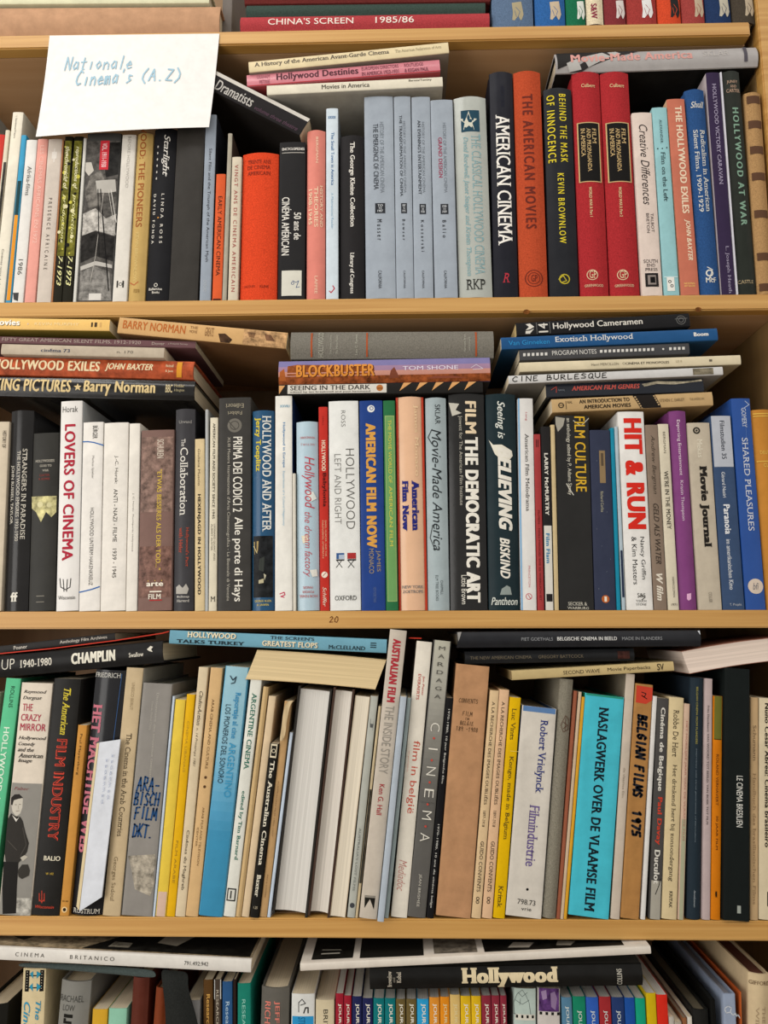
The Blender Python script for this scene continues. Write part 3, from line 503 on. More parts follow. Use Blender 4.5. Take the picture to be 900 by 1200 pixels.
lie('B', (289, 88.8, 101.4), (515.6, 69.2, 84.6), '#c97c86', 'p', 'pink paperback in the slanted trio, reading Hollywood Destinies', [T('Hollywood Destinies', 324, 420, .15, .88, '#5e3840', 'B'), T('EUROPEAN DIRECTORS', 424, 467, .55, .85, '#7c4450'), T('IN AMERICA 1922-1931', 424, 467, .12, .42, '#7c4450', 'b'), T('ROUTLEDGE', 474, 496, .55, .85, '#7c4450'), T('& KEGAN PAUL', 474, 502, .12, .42, '#7c4450', 'b'), T('GRAHAM', 301, 316, .55, .85, '#9c5a66'), T('PETRIE', 304, 316, .12, .42, '#9c5a66'), R(None, None, 0, .07, '#b03a40')], sb=-.002, side='#b24a4c', mk_='gloss', d=150)
lie('B', (291.3, 72, 84.6), (525.7, 48.7, 61.4), '#d8c8a2', 'p', 'beige paperback on top of the slanted trio, reading A History of the American Avant-Garde Cinema', [T('A History of the American Avant-Garde Cinema', 298, 456, .32, .82, '#57504a', 'bs'), T('The American Federation of Arts', 463, 517, .45, .72, '#a09478', 's')], sb=-.006, side='#8d8074', d=155)
lie('B', (651.5, 60.5, 83.6), (889.5, 52.2, 75.6), '#a7a3a1', 'h', 'thick grey jacketed book lying at the right, reading Movie-Made America in pink', [
 P([(652, 60.5), (716, 58), (654, 80)], '#32302f'), P([(706, 58.3), (750, 57), (690, 78), (682, 82.2), (668, 83)], '#373434'), P([(664, 74), (676, 69), (682, 80), (668, 82.6)], '#b4b2ae'), P([(682, 67), (706, 60), (716, 66), (690, 78)], '#b0aeaa'), P([(712, 60), (722, 58.5), (728, 62), (718, 66)], '#b0aeaa'),
 T('Movie-Made America', 669, 812, .42, .85, '#cf9890', 'B'), T('SKLAR', 824, 855, .5, .8, '#b5b0ac', 'b'), H('Random House', .22, .9, 880, 873, '#4a4444') if 0 else R(872, 876, .2, .98, '#56525a')], sb=.0, side='#1e1d1b', mk_='satin', d=165)
# ------------------------------------------------------------ third shelf
s = 'C'
up_(s, -28, 1.2, -16, 10.4, 494.5, '#c5b8a2', 'p', 'cream paperback cut by the left edge of the third shelf', [T('HISTORY OF', 505, 525, .75, .9, '#4a4238', 'b')])
up_(s, 2, 31.8, 11.4, 38, 481, '#232120', 'h', 'glossy black jacketed book reading STRANGERS IN PARADISE', [T('STRANGERS IN PARADISE', 526, 632, .62, .8, '#c8c2b4', 's'), T('THE HOLLYWOOD EMIGRES 1933-1950', 528, 634, .4, .54, '#c8c2b4', 's'), T('JOHN RUSSELL TAYLOR', 545, 614, .12, .28, '#c8c2b4', 's'), H('ff', .3, .6, 694, 705, '#d8d4c8', 'Bs')], mk_='gloss', d=170)
up_(s, 32.4, 64, 39, 68.4, 507.5, '#34332f', 'p', 'dark grey book with a small photo of two faces, HOLLYWOOD GOES TO WAR', [H('HOLLYWOODS', .12, .85, 538.5, 541.5, '#b8b2a4', 's'), H('GOES TO', .3, .75, 544.5, 547, '#b8b2a4', 's'), H('WAR', .4, .65, 550, 552.5, '#b8b2a4', 's'), H('CLAYTON', .3, .68, 555.5, 558, '#8e3a34'), H('R. KOPPES', .28, .7, 560, 562.5, '#8e3a34'), P([(36, 582), (66, 581), (65.5, 600), (60, 606), (54, 600), (48, 612), (42, 600), (37, 596)], '#b5ae7c', 'photo'), C(591, .35, 3.4, '#cfc89a'), C(592, .7, 3, '#c4bd90'), R(698, 698.8, .3, .6, '#8a857a'), R(705, 705.7, .3, .6, '#8a857a')], mk_='satin')
up_(s, 65, 91.4, 71, 96.4, 470, '#d5d2cd', 'p', 'white glossy book lettered LOVERS OF CINEMA in red art deco capitals', [H('Horak', .1, .8, 476, 483, '#4a4844', ''), T('LOVERS OF CINEMA', 497, 657, .22, .72, '#a8283a', 'B'), K([(70, 678), (71, 688), (77, 691), (82, 688), (83, 678)], '#2e2c2a', 1), K([(74, 679), (75, 693)], '#2e2c2a', 1), K([(79, 679), (78, 693)], '#2e2c2a', 1), H('Wisconsin', .1, .85, 698, 702.5, '#4a4844')], mk_='gloss', d=175, side='#b9bcbe')
up_(s, 92, 116.4, 97, 121, 494.8, '#dbd7d0', 'p', 'white paperback with two blue arcs, HOLLYWOOD UNTERM HAKENKREUZ', [T('BÜRGER', 499, 514, .5, .78, '#4a4844', 'b'), K([(97, 517.5), (103, 517.5), (110, 518.5), (120.5, 521.5)], '#2c64a8', 1.4), T('Markus Spieker', 534, 561, .46, .6, '#8a8680'), T('HOLLYWOOD UNTERM HAKENKREUZ', 595, 686, .46, .64, '#55524e'), K([(92.8, 694), (100, 692.5), (108, 690.5), (116, 687.5)], '#2c64a8', 1.4)])
up_(s, 117, 146.4, 121.6, 150.4, 495.4, '#dad5cc', 'p', 'white paperback typed ANTI-NAZI-FILME 1939-1945', [T('J.-C. Horak:', 534, 567, .46, .62, '#4a4742'), T('ANTI - NAZI - FILME', 573, 635, .46, .62, '#4a4742'), T('1939 - 1945', 643, 677, .46, .62, '#4a4742')])
up_(s, 147.2, 160, 151.4, 164.4, 496.4, '#d9d4ca', 'p', 'narrow white paperback with tiny grey type beside the anti-nazi film book', [T('J. C. Horak:  Fluchtpunkt Hollywood', 578, 646, .42, .58, '#7a766e')])
up_(s, 160.8, 200.8, 165.4, 203.8, 504, '#7a6058', 'p', 'wide brown spine with yellow capitals ALS DER TOD', [R(512, 600, 0, 1, '#7e665c', 'photo'), R(640, 700, 0, 1, '#76584e', 'photo'), T('SCHUREN', 515, 537, .5, .7, '#c4b8a8', 'b'), T('"ETWAS BESSERES ALS DER TOD..."', 550, 668, .52, .66, '#c8aa48', 'b'), H('arte', .25, .75, 682, 687, '#e0d8c8', 'B') , C(680.5, .3, .6, '#c8aa48'), C(680.5, .5, .6, '#c8aa48'), C(680.5, .7, .6, '#c8aa48'), R(692.5, 694, .35, .7, '#e0d8c8'), H('FILM', .32, .68, 696, 702, '#e0d8c8', 'b'), R(702.8, 704, .35, .72, '#b03030')])
up_(s, 201.6, 226.6, 205.2, 227.8, 479.2, '#403f42', 'h', 'charcoal jacketed book reading The Collaboration', [H('Urwand', .2, .85, 492.5, 496, '#9a9792', 's'), T('The', 514, 523, .35, .55, '#d0ccc4', 's'), T('Collaboration', 524.5, 604, .3, .68, '#dad6cc', 's'), T("Hollywood's Pact", 618, 664, .58, .76, '#b44a34', 's'), T('with Hitler', 618, 648, .28, .46, '#b44a34', 's'), P([(206, 688), (210, 685), (214, 689), (218, 684), (221, 690), (219, 696), (206, 696)], '#a8a49c'), H('Belknap', .2, .8, 698, 701, '#c8c4bc', 's'), H('Harvard', .2, .8, 702.5, 705.5, '#c8c4bc', 's')], mk_='satin', side='#232224')
up_(s, 227.4, 240.4, 228.8, 239, 514.5, '#cbb78e', 'p', 'narrow tan paperback reading HEXENJAGD IN HOLLYWOOD', [T('Giuliana Muscio', 526, 569, .32, .55, '#5a4c34'), T('HEXENJAGD IN HOLLYWOOD', 579, 697, .22, .62, '#332a20', 'B')])
up_(s, 240.8, 243.4, 240, 244.6, 480, '#a5a8a6', 'p', 'thin translucent grey sleeve left of the film and society paperback', mk_='gloss')
up_(s, 244, 253.4, 245.6, 255.6, 489.6, '#d0c8b2', 'p', 'cream paperback reading AMERICAN FILM AND SOCIETY SINCE 1945', [T('AMERICAN FILM AND SOCIETY SINCE 1945', 496, 608, .38, .68, '#3a352c', 'b'), T('LEONARD QUART AND', 614, 657, .55, .78, '#5a5448'), T('ALBERT AUSTER', 614, 645, .25, .45, '#5a5448'), H('M', .25, .85, 699, 705, '#3a352c', 's')])
up_(s, 254.2, 293.8, 256.6, 293.6, 466, '#3f3d3a', 'p', 'wide charcoal spine lettered PRIMA DEI CODICI 2 in white', [H('Editori', .22, .78, 473, 478, '#9a927e', 'fs'), H('Fabbri', .28, .74, 482, 486, '#9a927e', 'fs'), C(498.5, .5, 8.6, '#6e6a62'), C(498.5, .5, 5.6, '#4a4742', 1), K([(268, 494), (276, 503)], '#4a4742', 1), T('PRIMA DEI CODICI 2', 512, 600, .46, .74, '#dcd8cc', 'b'), T('Alle porte di Hays', 606, 705, .44, .76, '#dcd8cc', 'b'), T("XLIII Mostra Internazionale d'Arte Cinematografica - La Biennale di Venezia", 512, 704, .26, .38, '#a8a396')], mk_='satin', d=175)
up_(s, 294.6, 321.4, 294.4, 321.6, 481, '#1d4e72', 'h', 'blue jacketed book reading HOLLYWOOD AND AFTER above a dark photo', [T('HOLLYWOOD AND AFTER', 487, 623, .48, .86, '#d4d6d0', 'bs'), T('Jerzy Toeplitz', 489, 552, .12, .42, '#c9b83c', 'B'), R(628, 700, 0, 1, '#26282a', 'photo'), P([(297, 635), (303, 634), (302, 646), (298, 650)], '#a08c5c'), P([(304, 655), (310, 652), (309, 670), (303, 668)], '#3c403c'), P([(309, 672), (312, 674), (310, 680)], '#b0ac94'), P([(303, 680), (309, 678), (309, 683), (303, 684)], '#b0a888'), K([(297, 640), (301, 648)], '#c8b888', .8), H('GEORGE ALLEN', .15, .85, 703, 705.5, '#c0b060', 'b'), H('& UNWIN', .25, .75, 707.5, 710, '#c0b060', 'b')], mk_='gloss')
up_(s, 322, 342.6, 322.4, 342.2, 464, '#dcdad2', 'p', 'tall white paperback with blue type Hollywood in Europe', [H('XXVIU', .28, .85, 474.5, 477.5, '#5a9ab8', 'b'), T('Hollywood in Europe', 495, 548, .42, .6, '#3a7cae', 'b'), T('Experiences of a Cultural Hegemony', 552, 616, .42, .58, '#8ab4cc'), K([(328, 696), (333, 694), (334, 697), (329, 699), (333, 700)], '#c03a5a', 1.1)], side='#20396a')
up_(s, 343.2, 347, 343, 346, 555, '#cfcabc', 'p', 'short thin white booklet right of the Hollywood in Europe paperback')
up_(s, 347.6, 374.6, 346.4, 372.6, 494, '#a9bfca', 'h', 'pale sky blue jacket with red script Hollywood the dream factory', [H('WANDERKI', .2, .85, 511.5, 514, '#b87474', 'fb'), H('VICTOR J.', .2, .85, 519, 522, '#b87474', 'f'), T('Hollywood', 535, 596, .25, .82, '#b84450', 'i'), T('the dream factory', 600, 676, .28, .68, '#b45a62', 'i'), P([(359, 578), (367, 576), (371, 584), (364, 588)], '#d5dad4'), P([(353, 628), (361, 627), (361, 635), (355, 637)], '#d5ceb8'), P([(363, 668), (371, 667), (372, 675), (366, 676)], '#d8d8ce'), H('HORTENSE', .12, .9, 697, 700, '#b87474', 'fb'), H('POWDER', .25, .75, 692, 695, '#b87474', 'fb'), H('MAKER', .28, .7, 687, 690, '#b87474', 'fb')], mk_='gloss')
up_(s, 375.2, 386.2, 373.2, 383.6, 477, '#b93128', 'p', 'narrow bright red paperback between the sky blue and a white spine', [T('HALL', 488, 499, .4, .6, '#8a2420'), T('HOLLYWOOD', 516, 552, .3, .75, '#e2c8b0', 'B'), T('Babylonia', 554, 594, .3, .8, '#5c1c18', 'B'), T('BARD, MURDER, AND THE', 610, 652, .58, .76, '#dab08c'), T('PARANORMAL AFTERMATH', 610, 654, .28, .46, '#dab08c'), C(673.5, .5, 3.6, '#e0d4c4'), K([(378.5, 675), (382, 671)], '#8a2420', .7), T('Schiffer', 688, 711, .3, .7, '#e0cdb8', 'i')])
up_(s, 386.8, 423, 384.8, 419.8, 470, '#d9dad6', 'p', 'white book reading HOLLYWOOD LEFT AND RIGHT with two little director chairs', [T('ROSS', 481, 500, .42, .56, '#6e6e6a', 'l'), T('HOLLYWOOD', 526, 620, .56, .84, '#5c5a56', 'l'), T('LEFT AND RIGHT', 532, 614, .18, .4, '#7a7874', 'l'),
 R(648, 655, .22, .48, '#a8b4c4'), R(648, 655, .22, .3, '#365a8c'), R(648, 650, .22, .48, '#365a8c'), K([(394, 656), (401, 665)], '#333', .7), K([(401, 656), (394, 665)], '#333', .7), R(648, 655, .58, .86, '#a83434'), K([(407, 656), (415, 665)], '#333', .7), K([(415, 656), (408, 665)], '#333', .7), R(655.5, 657, .22, .48, '#333'), R(655.5, 657, .6, .86, '#333'), H('OXFORD', .16, .86, 698, 703.5, '#4a4a46', 's')])
up_(s, 423.6, 452, 421, 448.2, 469.5, '#1f3f84', 'p', 'royal blue spine lettered AMERICAN FILM NOW in orange', [C(479, .5, 4.4, '#d8d8d4'), C(478.5, .52, 2.4, '#1f3f84', .8), T('AMERICAN FILM NOW', 496, 642, .26, .68, '#d09a48', 'X'), T('JAMES', 645, 670, .62, .82, '#9a8a6a'), T('MONACO', 643, 672, .34, .54, '#9a8a6a'), T('NEW MORE THAN', 688, 706, .5, .62, '#5a6a94')], mk_='satin')
up_(s, 452.6, 466.8, 448.8, 462.8, 469.5, '#2c6e44', 'p', 'narrow green spine with yellow lettering in a pale frame', [R(487, 705, .12, .92, '#8fa86a'), R(488, 704, .18, .86, '#6a9a5c'), T('THE MOVIE WORLD OF', 492, 566, .38, .66, '#c9c050'), T('AMERICAN FILM', 570, 640, .38, .66, '#c9c050')])
up_(s, 467.6, 501, 463.6, 496.2, 465, '#d8ae8c', 'h', 'peach jacket with bright red edges, blue title American Film Now', [R(None, None, .0, .075, '#b8422e'), R(None, None, .92, 1, '#c4442e'), T('James Monaco', 474, 558, .62, .8, '#e2c29a', 'bs'), T('American', 563, 622, .52, .78, '#2a2c78', 'Xs'), T('Film Now', 563, 622, .18, .4, '#2a2c78', 'Xs'), H('NEW YORK', .12, .88, 686, 689.5, '#5a6a70', 's'), H('ZOETROPE', .14, .86, 691.5, 695, '#5a6a70', 's')], mk_='gloss')
up_(s, 501.8, 527.4, 498.2, 523, 466, '#9eabae', 'h', 'blue-grey jacket with looping black script Movie-Made America', [T('SKLAR', 474, 497, .45, .7, '#2e3436', ''), T('Movie-Made America', 503, 645, .28, .72, '#2e3436', 'i'), K([(506, 503), (501.5, 512), (506, 520)], '#2e3436', .8), K([(510, 645), (504, 630), (507, 615)], '#2e3436', .7), T('CHAPPELL', 680, 697, .58, .7, '#5a6466'), T('ELM TREE BOOKS', 674, 704, .36, .48, '#5a6466')], mk_='satin')
up_(s, 528.2, 572, 524.6, 568.4, 461.5, '#242322', 'h', 'thick worn black jacket lettered FILM THE DEMOCRATIC ART', [T('FILM', 470, 508, .46, .76, '#dcc8a8', 'B'), T('THE DEMOCRATIC ART', 512, 706, .44, .8, '#e4e0d4', 'X'), T('Jowett for The American Film Institute', 487, 592, .26, .38, '#a8a498'), T('Little Brown', 674, 708, .3, .44, '#d8d4c8'), P([(526, 471), (538, 473), (534, 480), (541, 484), (530, 487)], '#b8b4a8')], mk_='gloss', d=170)
up_(s, 573, 610.4, 569.4, 604.4, 461.5, '#1c3036', 'h', 'dark teal jacket lettered Seeing is BELIEVING in white', [T('Seeing is', 470, 514, .3, .62, '#d0d4cc', 'bi'), P([(573, 515), (578, 521), (588, 521), (600, 528), (601, 534), (596, 540), (590, 541), (580, 532)], '#d8d4c4'), T('BELIEVING', 524, 622, .36, .8, '#dcd8cc', 'Xi'), T('BISKIND', 630, 678, .38, .7, '#dcd8cc', 'Bi'), P([(588, 690), (594, 686), (598, 688), (600, 697), (586, 697)], '#8a9490'), H('Pantheon', .08, .92, 700, 709, '#c8ccc4', 'bi')], mk_='satin', d=170)
up_(s, 611, 629.4, 606.8, 624.8, 467, '#d6d4d0', 'p', 'white glossy spine reading American Film Melodrama', [R(None, None, .0, .1, '#7aa8cc'), T('Lang', 483, 493, .45, .6, '#c0646c'), T('American Film Melodrama', 508, 599, .42, .66, '#3c3a38', 's'), T('PRINCETON', 663, 688, .48, .62, '#c88084'), C(699, .5, 3.6, '#c04c58', .7), K([(619, 697), (622, 702)], '#c04c58', .7)], mk_='satin')
up_(s, 630.2, 638, 625.4, 633.4, 509, '#a03c3c', 'p', 'slim dull red spine beside the black and white film flam book', [R(515, 524, .3, .42, '#4a2020'), R(515, 524, .55, .67, '#4a2020'), T('FILMEN - HOLLYWOOD WIE ES WIRKLICH IST', 598, 704, .32, .6, '#6a2422', 'b')])
up_(s, 638.6, 649.4, 633.8, 645, 500, '#2c2a2a', 'p', 'narrow spine, black upper half and white lower half with blue type', [R(616, None, 0, 1, '#cfccc2'), T('LARRY McMURTRY', 531, 604, .28, .68, '#d4d0c4', 'B'), T('Film Flam', 625, 660, .28, .68, '#3c7ca4', 'B'), R(696, 705, .2, .85, '#2c2a2a')])
up_(s, 649.8, 655.4, 645.4, 650, 498, '#c2ae84', 'p', 'thin cream strip of a booklet left of the worn black Film Culture')
up_(s, 656, 696.6, 650.8, 690, 487, '#232220', 'p', 'wide worn black spine with yellow title FILM CULTURE', [T('FILM CULTURE', 488, 576, .56, .88, '#d2a830', 'b'), T('an anthology edited by P. Adams Sitney', 490, 580, .3, .44, '#c8c4b4'), P([(651, 488), (662, 490), (660, 499), (654, 506), (651, 497)], '#9a968a'), K([(672, 493), (681, 499), (690, 490)], '#b4b0a4', 1), K([(664, 567), (668, 574), (672, 580)], '#cac6b8', 1), H('SECKER &', .25, .8, 705.5, 709.5, '#c0bcae', 's'), H('WARBURG', .22, .85, 711, 714, '#c0bcae', 's')], mk_='gloss', d=170)
up_(s, 697.4, 722.8, 691.2, 715, 504, '#33394f', 'p', 'scratched navy spine with an old brown tape patch', [R(528, 566, .42, .7, '#8a7454'), R(531, 546, .5, .62, '#5a4c3c'), T('Richard Corliss', 576, 600, .42, .56, '#a8a48c'), C(702, .5, 4.4, '#b4602c'), R(699, 705, .45, .56, '#e0d8c8')]+[C(y, v, .28, '#9aa0a8') for y, v in ((540, .3), (600, .7), (640, .4), (655, .8), (620, .2), (690, .2), (670, .6))], mk_='satin')
up_(s, 723.2, 728, 715.4, 720, 501.5, '#1c84a0', 'p', 'thin bright teal booklet left of the big HIT & RUN spine')
up_(s, 728.4, 733.8, 720.2, 723.6, 500, '#a8b8c0', 'p', 'thin pale sheet-like booklet, navy in its lower third, beside HIT & RUN', [R(645, 700, 0, 1, '#26304a')], side='#9a978c')
up_(s, 734.4, 766, 723.8, 754.8, 482.5, '#dddbd6', 'p', 'white spine lettered HIT & RUN in fat red capitals', [T('HIT & RUN', 490, 620, .2, .88, '#cf2c20', 'X'), T('Nancy Griffin', 629, 679, .58, .78, '#333', ''), T('& Kim Masters', 629, 685, .3, .48, '#333', ''), H('S&S', .42, .72, 695, 700, '#55534e', 's'), K([(748, 700), (752, 697), (756, 700), (752, 703)], '#55534e', .9), H('TOUCH', .36, .74, 703, 705.5, '#55534e'), H('STONE', .36, .74, 707, 709.5, '#55534e')], d=170)
up_(s, 766.8, 782.6, 756.4, 770.6, 498, '#857465', 'p', 'brown-grey spine reading GELD ALS WATER', [T('Andrew Bergman', 510, 579, .3, .7, '#4c4238', 'i'), T('GELD ALS WATER', 590, 661, .3, .72, '#463c34', 'bi'), T('W film', 672, 704, .25, .75, '#d8d0c0', 'Bi')])
up_(s, 783.2, 796.4, 771.2, 783.4, 497, '#cfc6b0', 'p', "cream spine reading WE'RE IN THE MONEY", [T('BERGMAN', 506, 531, .4, .62, '#6a6456'), T("WE'RE IN THE MONEY", 552, 620, .3, .7, '#3c382e', 'b'), T('HARPER/COLOPHON', 676, 700, .5, .68, '#4a453a'), H('1971', .3, .8, 707, 710, '#4a453a')])
up_(s, 797.2, 818.2, 784, 805, 481.5, '#7d3f78', 'h', 'purple spine reading Exporting Entertainment', [T('Exporting Entertainment', 492, 557, .35, .58, '#dccad4', ''), T('Kristin Thompson', 563, 610, .35, .58, '#d0bccb', ''), P([(805, 696), (810, 695), (810, 702), (807, 704), (805, 702)], '#d8a8c8')], mk_='satin')
up_(s, 819, 847.2, 805.8, 831.6, 495.5, '#b9ae9b', 'p', 'grey-cream spine with Movie Journal in heavy black', [C(504.5, .38, 4.2, '#3a362e'), C(504.5, .38, 2.2, '#b9ae9b', .8), T('Mekas', 515, 536, .36, .6, '#d4ccb8', 'b'), T('Movie Journal', 546, 641, .3, .72, '#2c2824', 'Xs'), T('COLLIER', 694, 706, .44, .58, '#7a7264')])
up_(s, 847.8, 873.6, 832.4, 856.8, 487.5, '#3c5070', 'p', 'slate blue spine with a pale grey top, reading Paranoia im amerikanischen Kino', [R(None, 547, 0, 1, '#b0b4bc'), T('Filmstudien 35', 493, 538, .42, .64, '#3a3e48', 'b'), T('Gérard Naziri', 553, 583, .34, .5, '#c4c8cc', 'b'), T('Paranoia', 591, 626, .32, .62, '#d8dadc', 'B'), T('im amerikanischen Kino', 632, 691, .34, .54, '#c4c8cc', 'b'), H('T. Projekt', .3, .85, 707, 710.5, '#b4b8bc')], mk_='paper')
up_(s, 874.2, 899, 857.4, 878.8, 467, '#224c94', 'p', 'creased bright blue spine reading SHARED PLEASURES', [T('GOMERY', 478, 501, .48, .72, '#c0c8d4', 's'), T('SHARED PLEASURES', 513, 622, .4, .7, '#c4c8d0', 's'), C(687, .55, 8.6, '#cbbcac'), H('bfi', .4, .7, 683, 691, '#6a6a70', 'i'), K([(873, 470), (878, 474), (872, 478)], '#a8b8d0', .8), K([(874, 500), (876, 560)], '#5a7ab4', .4)], mk_='gloss', d=170)
up_(s, 899.8, 926, 880, 906.5, 480, '#bb7e30', 'h', 'orange-tan leather-like book at the right edge of the third shelf', [R(484, 485.2, 0, 1, '#d8b050'), R(487, 488, 0, 1, '#d8b050'), H('DEUTSCH', .25, 1, 528, 532, '#dcb858', 's'), R(540, 541, 0, 1, '#d8b050'), H('CLOS', .35, .8, 543, 547, '#dcb858', 's')], mk_='satin')
g = 'books lying on the third shelf row at the left'
lie('C', (-25, 438.8, 463.6), (227, 446, 468.2), '#211f1e', 'h', 'black jacketed book lying lowest at the left, cream lettering PICTURES and a star', [T('TALKING PICTURES', -30, 83, .25, .88, '#d0b987', 'B'), P([(91, 449), (92.2, 452), (95.5, 452.2), (93, 454.2), (94, 457.5), (91, 455.6), (88, 457.5), (89, 454.2), (86.5, 452.2), (89.8, 452)], '#d0b987'), T('Barry Norman', 98, 182, .12, .88, '#d0b987', 'B'), H('BBC', .35, .8, 196, 199.5, '#c8b890', 'b') if 0 else T('BBC', 194, 202, .35, .75, '#c8b890', 'b'), T('Hodder', 204, 216, .62, .8, '#b0a480'), T('& Stoughton', 204, 216, .38, .54, '#b0a480')], mk_='gloss', sb=.002, grp=g, d=165, side='#211f1e')
lie('C', (-25, 416.2, 437.6), (226, 422, 444.4), '#a84e2e', 'h', 'marbled orange-brown book lying on the black Pictures book, lettered HOLLYWOOD EXILES', [T('HOLLYWOOD EXILES', -8, 117, .28, .82, '#ddc9a2', 'B'), T('JOHN BAXTER', 123, 179, .3, .75, '#ddc9a2', 'Bi'), R(207, 213, 0, 1, '#cf8e2c'), T('Macdonald', 194, 203, .6, .76, '#ddc9a2'), T('& Jane', 194, 203, .3, .46, '#ddc9a2')], mk_='marble', sb=.002, grp=g, d=160)
lie('C', (1, 402.6, 414.8), (192, 407.2, 419.4), '#b3a693', 'p', 'speckled cream paperback lying at the left, typed cinéma 73', [T('cinéma 73', 48, 82, .3, .62, '#3a4258', 'bs'), T('n. 170', 137, 156, .35, .6, '#6a6458')], sb=-.003, grp=g, mk_='kraft')
lie('C', (-25, 392.6, 401.6), (229, 400.2, 407.4), '#6c4d50', 'p', 'thin mauve-brown paperback reading GREAT AMERICAN SILENT FILMS', [T('FIFTY GREAT AMERICAN SILENT FILMS, 1912-1920', 2, 165, .25, .8, '#a99a90', 's'), T('Dover', 178, 193, .3, .7, '#a99a90', 's'), T('a Pictorial Survey', 197, 220, .35, .65, '#a99a90')], sb=.004, grp=g)
lie('C', (-30, 366.8, 385.2), (128, 369.2, 387.4), '#e0b76c', 'p', 'yellow book on top of the left pile, white lettering ending Movies', [T('At the Movies', -43, 24, .3, .82, '#4a4238', 'B'), T('At the Movies', -43.5, 23.5, .34, .86, '#efe8dc', 'B'), C(33, .48, 1, '#d0b8a0'), T('KEVIN MURPHY', 41, 93, .38, .64, '#ecd29c'), R(107, 109, .3, .7, '#4a3c2c'), R(111, 114, .3, .7, '#4a3c2c'), R(117, 119, .3, .7, '#c8a064')], sb=-.003, side='#8c7a34', mk_='satin', grp=g, d=155)
lie('C', (138, 371, 391.6), (336, 390.2, 409.4), '#c79f6a', 'p', 'tilted tan paperback with orange lettering and sepia photos on its right half', [T('BARRY NORMAN', 144, 217, .3, .82, '#b4622c', 'b'), T('THE', 222, 231, .66, .84, '#8a6440', ''), T('MOVIE', 222, 231, .4, .58, '#8a6440', ''), T('GREATS', 240, 250, .3, .85, '#8a6440', ''), R(285, 335, .0, .95, '#b08b62', 'photo'), P([(256, 391), (264, 391), (272, 398), (268, 404), (258, 402)], '#4a3424', 'photo'), P([(290, 389), (300, 390), (298, 396), (292, 395)], '#7c5c40', 'photo'), P([(310, 391), (318, 393), (322, 400), (312, 399)], '#70503a', 'photo')], sb=.0, side='#7e5b3c', mk_='satin', grp=g, d=170)
g = 'books lying on the third shelf row in the middle'
lie('C', (326, 451.2, 463.6), (566, 447.2, 460.6), '#2a2826', 'p', 'black spine with white panel SEEING IN THE DARK and peach saw-tooth shapes', [R(337, 453, .12, .92, '#cdc9bf'), T('SEEING IN THE DARK', 340, 434, .42, .86, '#37332f', 'b'), T('edited by ian breakwell and paul hammond', 340, 434, .16, .34, '#4a453f', 'b'), C(445, .55, 4, '#b06c34'), K([(442, 455), (448, 455)], '#4a2c1c', .8)]+[P([(x, 449.4-(x-326)*.016), (x+9, 449.2-(x-326)*.016), (x-5, 460.2-(x-326)*.013)], '#cf9a62') for x in (473, 492, 511, 530, 549)]+[P([(327, 452), (334, 452), (327, 462)], '#cf9a62')], sb=.0, side='#2a2826', grp=g)
lie('C', (326, 423.4, 450.2), (575, 418.2, 446.0), '#5f5a86', 'h', 'desert sunset jacket with carved rock lettering, lying in the middle pile', [
 R(None, None, .72, 1, '#7a74a0'), R(None, None, .5, .72, '#9a7c96'), R(None, None, .3, .5, '#c08a7c'), R(None, None, 0, .3, '#8e4a26', 'photo'),
 P([(337, 429), (348, 427), (438, 428), (440, 444), (336, 446)], '#8c4a22', 'photo'), P([(328, 436), (333, 432), (335, 446), (327, 446)], '#a85c2c'), P([(456, 443), (458, 434), (462, 430), (465, 436), (468, 442)], '#7c4430'), P([(500, 443), (510, 440), (530, 440), (548, 442)], '#8c4c38'), T('BLOCKBUSTER', 348, 440, .25, .78, '#5a2a14', 'B'), T('BLOCKBUSTER', 347, 439, .27, .8, '#d2893a', 'B'), T('TOM SHONE', 472, 537, .48, .66, '#d8d0dc', ''), K([(552, 431), (558, 427), (566, 432), (554, 433)], '#d0c8d4', .6)], mk_='gloss', sb=-.002, side='#2a2028', grp=g, d=160)
lie('C', (340, 386.4, 421.2), (579, 387.4, 417.6), '#77736a', 'h', 'thick olive-grey cloth book with three thin orange bands, lying in the middle', [R(364, 366, 0, 1, '#a8522e'), R(429, 431, 0, 1, '#a8522e'), R(557, 559, 0, 1, '#a8522e'), H('HOLLYWOOD', .05, .95, 379, 373, '#a8a698', 's'), H('The Movie Colony', .15, .85, 389, 386.5, '#a8a698', 's'), H('The Movie Makers', .15, .85, 396, 393.5, '#a8a698', 's'), H('Leo C. Rosten', .12, .88, 419, 416, '#a8a698', 's'), H('Harcourt, Brace', .2, .85, 546, 543.5, '#a8a698', 's'), H('and Company', .25, .75, 551.5, 549, '#a8a698', 's')], mk_='cloth', sb=.0, grp=g, d=165)
g = 'books lying on the third shelf row at the right'
